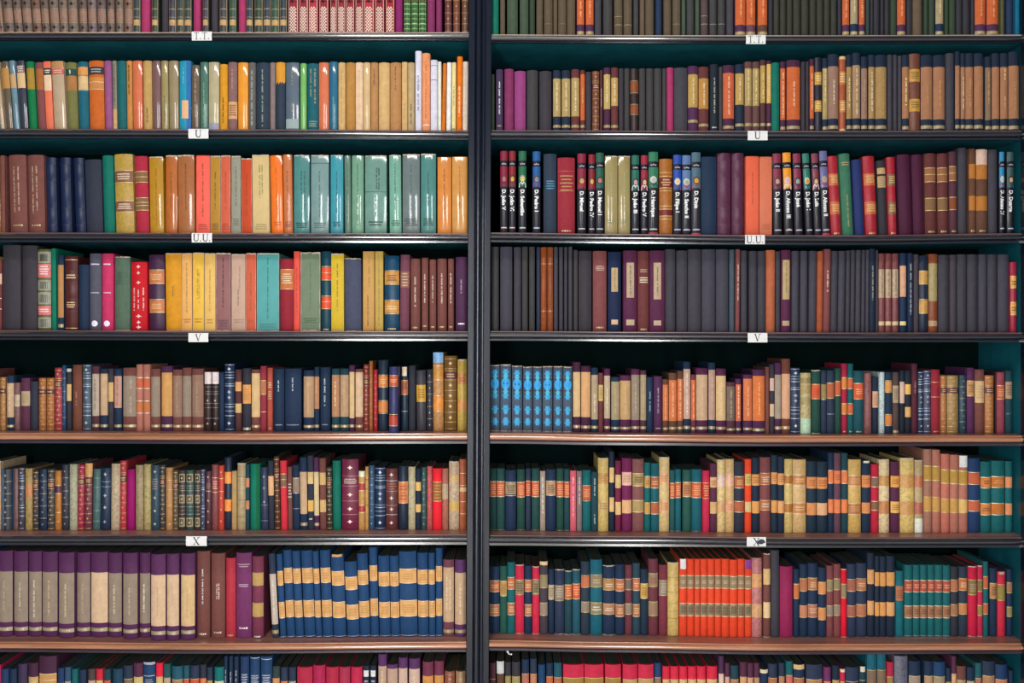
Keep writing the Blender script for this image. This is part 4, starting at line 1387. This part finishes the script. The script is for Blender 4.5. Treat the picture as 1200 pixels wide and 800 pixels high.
SPAN = {'L': (PX(-118), PX(552)), 'R': (PX(570), PX(1206))}
def shelf_z(key, X):
    x0, x1 = SPAN[key[0]]; f = min(15.999, max(0, (X - x0) / (x1 - x0) * 16)); i = int(f)
    a = shelf_z0(key, x0 + (x1 - x0) * i / 16); b = shelf_z0(key, x0 + (x1 - x0) * (i + 1) / 16)
    return a + (b - a) * (f - i)
WALLX = PX(1203)      # inner face of the right upright
BOOKS = []
for key, txt in DATA.items():
    row = []
    for line in txt.strip().split('\n'): row.append(parse(line, int(key[1]), key[0]))
    sb = SET[key]
    lim = 600 + (WALLX - .002) / (S * (1 + (sb + .008) / D))
    over = row[-1].x1 - lim
    if key[0] == 'R' and over > 0:
        x_a = row[0].x0; f = (lim - x_a) / (row[-1].x1 - x_a)
        for b in row: b.x0 = x_a + (b.x0 - x_a) * f; b.x1 = x_a + (b.x1 - x_a) * f
    if key[0] == 'L':
        rg = random.Random(key); x = row[0].x0 - .3; src = list(row)
        while x > -70:
            q = rg.choice(src); n_ = Book(); n_.__dict__.update(q.__dict__); wq = q.x1 - q.x0
            n_.x1 = x; n_.x0 = x - wq; n_.lean = row[0].lean; n_.foot = None; row.insert(0, n_); x = n_.x0 - .3
        pl = 548.2 + (400 - BASE[key][-1][1]) * .004 - .8
        if row[-1].x1 > pl:
            over = row[-1].x1 - pl
            for b in row[-6:]: b.x0 -= over; b.x1 -= over
            row[-7].x1 -= over
    prev = None
    for b in row:                                   # leaning neighbours rest on each other, they do not cross
        if prev:
            ha = interp(BASE[key], b.x0) - prev.top; hb = interp(BASE[key], b.x0) - b.top; hm = min(ha, hb)
            if b.x0 < prev.x1 + .05: b.x0 = prev.x1 + .05
            xr = prev.x1 + prev.lean * hm / ha; xl = b.x0 + b.lean * hm / hb
            if xl < xr + .1: b.lean += (xr + .1 - xl) * hb / hm
        prev = b
    for i, b in enumerate(row):
        b.key = key; b.idx = i; b.n = len(row)
        b.y = sb + random.uniform(-.0013, .0013)
        X = PX((b.x0 + b.x1) / 2, b.y); z = shelf_z(key, X)
        if b.foot: b.y = ((EYE - z) / S / (b.foot - 400) - 1) * D
        if b.y < .004: b.y = .004
        b.X = PX((b.x0 + b.x1) / 2, b.y); b.z = max(shelf_z(key, PX(b.x0, b.y)), shelf_z(key, b.X), shelf_z(key, PX(b.x1, b.y)))
        b.w = (b.x1 - b.x0) * S * (1 + b.y / D)
        b.h = PZ(b.top, b.y) - b.z
        b.ang = math.atan2(b.lean * S, b.h) if b.lean else 0.
        vis = 0 if b.x1 < 1 else (min(800, b.top + b.h / S) - max(0, b.top)) * (min(1200, b.x1) - max(0, b.x0))
        b.area = vis
        b.dep = min(.18, max(.12, b.h * .68))
    for a_, b in zip(row, row[1:]):                 # nothing may cross its neighbour
        hm = min(a_.h, b.h)
        def edge(q, sg, z): return q.X + sg * q.w / 2 * math.cos(q.ang) + math.tan(q.ang) * z
        need = max(edge(a_, 1, z) - edge(b, -1, z) for z in (0, hm)) + .0004 + .0009 * abs(a_.ang - b.ang)
        if need > 0:
            a_.w -= need / 2; a_.X -= need / 4; b.w -= need / 2; b.X += need / 4
    BOOKS.append(row)

# ---- what each book is called
ORD = ['first', 'second', 'third', 'fourth', 'fifth', 'sixth', 'seventh', 'eighth', 'ninth', 'tenth', 'eleventh', 'twelfth', 'thirteenth',
       'fourteenth', 'fifteenth', 'sixteenth', 'seventeenth', 'eighteenth', 'nineteenth', 'twentieth', 'twenty-first', 'twenty-second']
NUM = ['none', 'one', 'two', 'three', 'four', 'five', 'six', 'seven', 'eight', 'nine', 'ten', 'eleven', 'twelve', 'thirteen', 'fourteen',
       'fifteen', 'sixteen', 'seventeen', 'eighteen', 'nineteen', 'twenty', 'twenty-one', 'twenty-two']
TENS = ['twenty', 'thirty', 'forty', 'fifty']
for n_ in range(23, 60):
    t_, u_ = divmod(n_, 10)
    if n_ - 1 >= len(ORD): ORD.append(TENS[t_ - 2] + '-' + ORD[u_ - 1] if u_ else TENS[t_ - 2][:-1] + 'ieth')
    NUM.append(TENS[t_ - 2] + ('-' + NUM[u_] if u_ else ''))
SHELF = {1: 'shelf TT', 2: 'shelf U', 3: 'shelf UU', 4: 'shelf V', 5: 'shelf below V', 6: 'shelf X', 7: 'shelf below X', 8: 'bottom shelf'}
def look(b):
    c = cname(b.col); wpx = b.x1 - b.x0
    size = 'wide ' if wpx > 19 else 'thin ' if wpx < 5.5 else ''
    labs = [a for k, a in b.el if k == 'p' and .07 <= flt(a[1]) - flt(a[0]) < .28 and flt(a[0]) > 0]
    pans = [a for k, a in b.el if k == 'p' and flt(a[1]) - flt(a[0]) >= .28]
    tops = [a for k, a in b.el if k == 'p' and flt(a[0]) == 0]
    if b.bio: return '%sblack book with %s top and portrait' % (size, cname(b.bio[0]))
    for p in b.pre:
        if p in PREDESC and not (p == 'mo' and labs): return '%s%s book with %s' % (size, c, PREDESC[p])
    if pans: return '%s%s book with %s spine panel' % (size, c, cname(pans[0][2]))
    if len(labs) > 1: return '%s%s book with %s %s labels' % (size, c, NUM[min(len(labs), 5)], cname(labs[0][2]))
    if labs: return '%s%s book with one %s label' % (size, c, cname(labs[0][2]))
    if tops: return '%s%s book with %s top' % (size, c, cname(tops[0][2]))
    if any(k == 'k' for k, a in b.el): return '%s%s book with raised bands' % (size, c)
    if b.worn: return '%s%s book with worn edges' % (size, c)
    if any(k in 'v' for k, a in b.el): return '%s%s book lettered down the spine' % (size, c)
    if any(k in 'h' for k, a in b.el): return '%s%s book lettered across the spine' % (size, c)
    if any(k == 'm' for k, a in b.el): return '%s%s book with gilt diamonds' % (size, c)
    if any(k in 'gG' for k, a in b.el): return '%s%s book with gilt lines' % (size, c)
    return '%splain %s book' % (size, c)
for row in BOOKS:
    for b in row: b.look = look(b)
    for i, b in enumerate(row):
        same = [q for q in row if q.look == b.look]
        where = '%s bay %s' % ('left' if b.side == 'L' else 'right', SHELF[b.row])
        if len(same) == 1: b.label = '%s, %s' % (b.look, where)
        else:
            def lf(q): return cname(row[q.idx - 1].col) if q.idx > 0 else None
            def rt(q): return cname(row[q.idx + 1].col) if q.idx + 1 < len(row) else None
            l, r = lf(b), rt(b); k = same.index(b); own = cname(b.col)
            if l and l != own and sum(lf(q) == l for q in same) == 1: d = 'right of %s book' % l
            elif r and r != own and sum(rt(q) == r for q in same) == 1: d = 'left of %s book' % r
            else: d = '%s of %s such' % (ORD[k], NUM[len(same)])
            b.label = '%s, %s, %s' % (b.look, d, where)
        b.label = b.label[0].upper() + b.label[1:]

allb = sorted((b for row in BOOKS for b in row), key=lambda b: -b.area)
single = set(id(b) for b in allb[:N_INDIVIDUAL])
GROUPS = {k: '%s books on the %s bay %s' % ('all', 'left' if k[0] == 'L' else 'right', SHELF[int(k[1])]) for k in DATA}
for k in GROUPS: GROUPS[k] = GROUPS[k][4:]

from mathutils import Matrix
rest = Geo()
for row in BOOKS:
    for b in row:
        parts = book_geo(b, b.w - .0008, b.h / math.cos(b.ang), b.dep)
        lift = abs(math.sin(b.ang)) * b.w / 2
        loc = (b.X, b.y, b.z + lift + .0004)
        M = Matrix.Translation(loc) @ Matrix.Rotation(b.ang, 4, 'Y')
        if id(b) in single:
            r = empty('book', loc); r.rotation_euler = (0, b.ang, 0)
            tag(r, b.label, 'book', GROUPS[b.key])
            for nm, gs in parts.items():
                for g in gs: g.build(nm, r)
        else:
            for nm, gs in parts.items():
                for g in gs: rest.merge(g, M)
o = rest.build('books')
tag(o, 'remaining old books filling the gaps on every shelf of the bookcase', 'books', None, 'stuff')

# ------------------------------------------------------------------ the bookcase
FINE['bl0'] = '181e2d'; FINE['te0'] = '156674'
BLACK = paint('black_lacquer', 'bl0', .2, .7)
BACK = paint('back_panel_paint', '011', .9, .1)  # near-black puts the deep shade behind the books into the colour
NOSE = paint('varnished_black_nosing', 'bl0', .22, .7)
NB = NOSE.node_tree.nodes['Principled BSDF']
NB.inputs['Coat Weight'].default_value = 1; NB.inputs['Coat IOR'].default_value = 2.2; NB.inputs['Coat Roughness'].default_value = .13
TEAL = paint('teal_paint', 'te0', .5)
BROWN = wood('brown_shelf_wood', '854', 'b87', .42, .35)
VARN = wood('varnished_nosing', '964', 'd97', .26, 1.0)
VARN.node_tree.nodes['Principled BSDF'].inputs['Coat IOR'].default_value = 1.9
WORN = wood('worn_edge_wood', '976', 'cba', .5)
DUSKY = wood('dusky_edge_wood', '544', '866', .4, .3)
DARKW = wood('dark_nosing', '323', '545', .3, .4)

case = empty('bookcase', (0, .15, 0))
tag(case, 'tall black two-bay library bookcase with teal lining and lettered shelf edges', 'bookcase')
def cpart(g, name, parent=case):
    for i, v in enumerate(g.v): g.v[i] = (v[0], v[1] - .15, v[2])
    return g.build(name, parent)

DEP = .27
def strip(g, xs, zf, prof, m):
    """Sweep a (y, z) profile along x following the sagging shelf line."""
    n = len(prof); vs = []
    for x in xs:
        z0 = zf(x)
        for y, z in prof: vs.append((x, y, z0 + z))
    fs = []
    for i in range(len(xs) - 1):
        for j in range(n - 1):
            a = i * n + j; fs.append((a, a + 1, a + n + 1, a + n))
    fs += [tuple(range(n)), tuple(range((len(xs) - 1) * n, len(xs) * n))[::-1]]
    g.add(vs, fs, m, False)

def arc(cy, cz, r, a0, a1, n, ry=1.):
    return [(cy + math.cos(math.radians(a0 + (a1 - a0) * i / n)) * r * ry, cz + math.sin(math.radians(a0 + (a1 - a0) * i / n)) * r) for i in range(n + 1)]
LX0, LX1 = SPAN['L']; RX0, RX1 = SPAN['R']
for side, x0, x1 in (('L', LX0, LX1), ('R', RX0, RX1)):
    for r in range(0, 9):
        key = side + str(r)
        xs = [x0 + (x1 - x0) * i / 16 for i in range(17)]
        zf = lambda X, k=key: shelf_z(k, X)
        brown = r in (5, 7, 8)
        sh = None
        # board
        g = Geo(); n = 17
        prof = [(.0045, 0), (DEP - .012, 0), (DEP - .012, -.020), (.0045, -.020)]
        vs = []
        for x in xs:
            z0 = zf(x)
            vs += [(x, y, z0 + z) for y, z in prof]
        top = BROWN
        fs_top = [(4 * i, 4 * i + 4, 4 * i + 5, 4 * i + 1) for i in range(16)]
        fs_bot = [(4 * i + 3, 4 * i + 2, 4 * i + 6, 4 * i + 7) for i in range(16)]
        fs_oth = [(4 * i + 1, 4 * i + 5, 4 * i + 6, 4 * i + 2) for i in range(16)] + [(4 * i, 4 * i + 3, 4 * i + 7, 4 * i + 4) for i in range(16)]
        g.add(vs, fs_top, top); g.add(vs, fs_bot, TEAL); g.add(vs, fs_oth, TEAL)
        sh = cpart(g, 'shelf')
        if brown: sh['label'] = 'brown varnished shelf'
        # nosing: top fillet, bullnose, cove, lower fillet
        g = Geo(); nose = VARN if brown else NOSE
        fil = VARN if brown else WORN if r == 1 else DUSKY
        hgt = .0245 if r == 1 else .028 if r < 5 else .030
        strip(g, xs, zf, [(.006, 0), (.0005, 0), (-.0008, -.0008), (-.0008, -.0030), (.0012, -.0042)], fil)
        bn = [(.0012, -.0042)] + arc(.0005, -.0042 - .0075, .0075, 90, 270, 10, 1.25) + [(.0015, -.0195)]
        strip(g, xs, zf, bn, nose)
        strip(g, xs, zf, [(.0015, -.0195), (.0030, -.0205), (.0005, -.0225), (-.0012, -.0232), (-.0012, -hgt), (.006, -hgt), (.006, -.02)], nose if not brown else DARKW)
        cpart(Geo() if False else g, 'shelf_nosing', sh).location = (0, 0, 0)

# central post: two stiles with a fluted bead between, leaning a hair like in the photo
TOPZ = PZ(-112); PLZ = PZ(905)
post = empty('centre_post', (PX(561.8), 0, EYE)); post.parent = case; post.location = (PX(561.8), -.15, EYE)
post.rotation_euler = (0, math.radians(.23), 0)
def ppart(g, name, m=None):
    return g.build(name, post)
def px_off(p): return (p - 563) * S
def stile(p0, p1, y0, name):
    g = Geo(); x0, x1 = px_off(p0), px_off(p1); e = .0015
    z0, z1 = PLZ - EYE, TOPZ - EYE
    out = [(x0, .005), (x0, y0 + e), (x0 + e, y0), (x1 - e, y0), (x1, y0 + e), (x1, .005)]
    n = len(out); vs = [(x, y, z) for z in (z0, z1) for x, y in out]
    g.add(vs, [(i, i + 1, n + i + 1, n + i) for i in range(n - 1)], BLACK)
    ppart(g, name)
stile(549.3, 556.8, -.013, 'stile'); stile(569.3, 575.8, -.013, 'stile')
g = Geo(); z0, z1 = PLZ - EYE, TOPZ - EYE
out = [(px_off(556.8), -.004), (px_off(557.6), -.004)] + [(px_off(561) + math.sin(math.radians(a)) * .0085, -.006 - math.cos(math.radians(a)) * .0105) for a in range(-90, 91, 15)] + [(px_off(565), -.001), (px_off(567.6), .001), (px_off(568), -.003), (px_off(569.3), -.003)]
n = len(out); vs = [(x, y, z) for z in (z0, z1) for x, y in out]
g.add(vs, [(i, i + 1, n + i + 1, n + i) for i in range(n - 1)], BLACK, True)
ppart(g, 'fluted_bead')
g = Geo(); g.box(px_off(553), px_off(573), .004, DEP - .012, z0, z1, TEAL)
ppart(g, 'partition')

# outer uprights
for nm, xa, xb, lip in (('upright', WALLX, WALLX + .03, -1), ('upright', LX0 - .03, LX0 + .004, 1)):
    g = Geo(); g.box(xa, xb, .004, DEP, 0, TOPZ, TEAL)
    u = cpart(g, nm)
    g = Geo()
    if lip < 0: g.box(PX(1197), WALLX + .05, -.014, .0035, PLZ, TOPZ, BLACK)
    else: g.box(LX0 - .05, LX0 + .012, -.014, .0035, PLZ, TOPZ, BLACK)
    cpart(g, 'stile', u)
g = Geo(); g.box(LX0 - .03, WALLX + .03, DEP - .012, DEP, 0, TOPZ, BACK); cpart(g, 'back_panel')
# plinth and crown
g = Geo(); g.box(LX0 - .05, WALLX + .05, -.02, .02, 0, PLZ, BLACK)
g.box(LX0 - .055, WALLX + .055, -.03, -.02, 0, .10, BLACK); cpart(g, 'plinth')
g = Geo(); xs = [LX0 - .07, WALLX + .07]
zc = PZ(-95)
strip(g, xs, lambda X: zc, [(.02, 0), (-.016, 0), (-.02, .006), (-.02, .02)] + arc(-.08, .02, .06, 0, 80, 8) [::1] + [(-.085, .085), (-.085, .10), (DEP, .10), (DEP, .04), (.02, .04)], BLACK)
cpart(g, 'cornice')

# ------------------------------------------------------------------ paper tags on the shelf edges
PAPER = paint('tag_paper', 'eee', .7, .3, .04)
INK = mat('223', 'x')
BULGE = .0035
ADV = {'U': .95, 'V': .95, 'X': .95, 'T': .85, '.': .3}
STROKES = {'U': [(.2, 1, .2, .2, .14), (.2, .24, .36, .05, .12), (.32, .05, .62, .05, .1), (.58, .05, .75, .24, .1), (.75, .2, .75, 1, .07), (.06, .98, .36, .98, .05), (.62, .98, .9, .98, .05)],
 'V': [(.15, 1, .47, .02, .13), (.78, 1, .47, .02, .06), (.02, .98, .32, .98, .05), (.64, .98, .92, .98, .05)],
 'X': [(.15, 1, .78, .0, .14), (.78, 1, .15, .0, .06), (.02, .98, .32, .98, .06), (.62, .98, .92, .98, .06), (.02, .02, .32, .02, .06), (.62, .02, .92, .02, .06)],
 'T': [(.4, 1, .4, .0, .1), (.08, .98, .72, .98, .06), (.09, .98, .09, .82, .05), (.71, .98, .71, .82, .05), (.25, .02, .55, .02, .06)],
 '.': [(.1, .02, .1, .16, .13)]}
def shelf_tag(key, x0, x1, y0, y1, txt, label, stain=False):
    X = PX((x0 + x1) / 2, -.01); w = (x1 - x0) * S; z1 = PZ(y0, -.01); hh = (y1 - y0) * S
    r = empty('shelf_tag', (X, -.0125, z1 - hh / 2)); tag(r, label, 'label', 'paper tags on the shelf edges')
    g = Geo(); n = 8; vs = []
    for j in range(n + 1):
        f = j / n; a = math.radians(-62 + 124 * f)
        y = (1 - math.cos(a)) * BULGE; z = hh * (f - .5)
        for i in range(7):
            q = i / 6 - .5; edge = 1 + random.uniform(-.018, .018) if i in (0, 6) else 1
            vs.append((w * q * edge, y, z))
    g.add(vs, [(j * 7 + i, j * 7 + i + 1, j * 7 + i + 8, j * 7 + i + 7) for j in range(n) for i in range(6)], PAPER, True)
    pr = g.build('paper', r)
    pts = []; fs = []; k = hh * .78; cx = -sum(ADV[c] for c in txt) / 2
    for c in txt:
        for x0, z0, x1, z1, wd in STROKES[c]:
            dx, dz = x1 - x0, z1 - z0; L = math.hypot(dx, dz); px, pz = -dz / L * wd / 2, dx / L * wd / 2
            b0 = len(pts)
            for i in range(5):
                f = i / 4
                for sg in (-1, 1):
                    X_ = (cx + x0 + dx * f + sg * px) * k; Z_ = (z0 + dz * f + sg * pz - .5) * k
                    a = math.radians(124 * Z_ / hh); pts.append((X_, (1 - math.cos(a)) * BULGE - .0006, Z_))
            fs += [(b0 + 2 * i, b0 + 2 * i + 1, b0 + 2 * i + 3, b0 + 2 * i + 2) for i in range(4)]
        cx += ADV[c]
    g = Geo()
    g.add(pts, fs, INK); g.build('lettering', r)
    if stain:
        g = Geo(); c = []
        for i in range(14):
            a = i * math.tau / 14; q = random.uniform(.8, 1.1)
            c.append((w * .24 + math.cos(a) * w * .26 * q * .9, math.sin(a) * hh * .26 * q + hh * .02))
        pts = []
        for x, z in c + [(w * .24, 0)]:
            a = math.radians(-62 + 124 * (z / hh + .5)); pts.append((min(x, w * .5), (1 - math.cos(a)) * BULGE - .0006, z))
        g.add(pts, [(i, (i + 1) % 14, 14) for i in range(14)], mat('335', 'x')); g.build('ink_stain', r)
shelf_tag('L1', 225, 248.5, 37, 47.5, 'T.T.', 'White paper tag lettered TT on left bay top shelf edge')
shelf_tag('L2', 221, 244.5, 151, 162.3, 'U', 'White paper tag lettered U on left bay shelf edge')
shelf_tag('L3', 225, 248.8, 273, 284, 'U.U.', 'White paper tag lettered UU on left bay shelf edge')
shelf_tag('L4', 221, 244.3, 390, 400.6, 'V', 'White paper tag lettered V on left bay shelf edge')
shelf_tag('L6', 218.3, 242.5, 628, 639.4, 'X', 'Clean white paper tag lettered X on left bay shelf edge')
shelf_tag('R1', 874, 897, 41, 51.6, 'T.T.', 'White paper tag lettered TT on right bay top shelf edge')
shelf_tag('R2', 876, 899.2, 153.3, 164.3, 'U', 'White paper tag lettered U on right bay shelf edge')
shelf_tag('R3', 873, 896, 275.2, 286, 'U.U.', 'White paper tag lettered UU on right bay shelf edge')
shelf_tag('R4', 876, 899, 390, 401, 'V', 'White paper tag lettered V on right bay shelf edge')
shelf_tag('R6', 875, 897.5, 629, 640, 'X', 'Ink-stained white paper tag on right bay shelf edge', True)

# a torn scrap of paper hanging under the lowest full shelf
g = Geo(); vs = []
for i in range(6):
    f = i / 5; x = f * .016 - .008; z = -.004 - .009 * f + .003 * math.sin(f * 9)
    vs += [(x, -.002 + .003 * math.sin(f * 5), z), (x + .003, -.003 + .003 * math.sin(f * 5 + 1), z + .0035)]
g.add(vs, [(2 * i, 2 * i + 2, 2 * i + 3, 2 * i + 1) for i in range(5)], PAPER)
o = g.build('paper_scrap'); o.location = (PX(596), -.002, PZ(762))
tag(o, 'tiny torn scrap of white paper hanging under the shelf below X', 'paper scrap')

# ------------------------------------------------------------------ the room
def struct(name, g): return tag(g.build(name), kind='structure')
FLOORM = wood('floor_boards', 'cba', 'eed', .4, .2, 4)
PLAST = paint('plaster', 'ddc', .9, .3, .05)
RX, RY = 4.5, -7.5
g = Geo(); g.box(-RX, RX, RY, DEP + .12, -.05, 0, FLOORM); struct('floor', g)
g = Geo(); g.box(-RX, RX, DEP + .02, DEP + .12, 0, 4.2, PLAST); struct('wall_back', g)

def area(name, loc, target, sx, sy, power, col):
    l = bpy.data.lights.new(name, 'AREA'); l.shape = 'RECTANGLE'; l.size = sx; l.size_y = sy; l.energy = power; l.color = col
    o = bpy.data.objects.new(name, l); COL.objects.link(o); o.location = loc
    o.rotation_euler = (Vector(target) - Vector(loc)).to_track_quat('-Z', 'Y').to_euler()
    return o
area('ceiling_lamp', (-.45, -1.7, 4.3), (-.3, .1, 1.3), 1.7, .16, 30, (1, .97, .93))
area('window_light', (.95, -4.5, 1.3), (-.2, 0, .5), .42, 2.6, 66, (1, .99, .98))  # unseen tall source taken from the streaks on wrapped spines, also fill
area('window_light', (-.95, -4.0, 1.3), (-.3, 0, .5), .5, 2.6, 84, (1, .99, .98))  # added fill from the left front, no window known there
w = bpy.data.worlds.new('room_light'); SC.world = w; w.use_nodes = True
w.node_tree.nodes['Background'].inputs['Color'].default_value = (.9, .95, 1, 1)
w.node_tree.nodes['Background'].inputs['Strength'].default_value = .1

cam = bpy.data.cameras.new('camera'); cam.sensor_width = 36; cam.lens = 36 * D / (1200 * S)
co = bpy.data.objects.new('camera', cam); COL.objects.link(co)
co.location = (0, -D, EYE); co.rotation_euler = (math.pi / 2, 0, 0)
SC.camera = co
vs_ = SC.view_settings
SC.display_settings.display_device = 'sRGB'
vs_.view_transform = 'Standard'; vs_.look = 'None'; vs_.gamma = 1; vs_.use_curve_mapping = False
vs_.exposure = 0.0
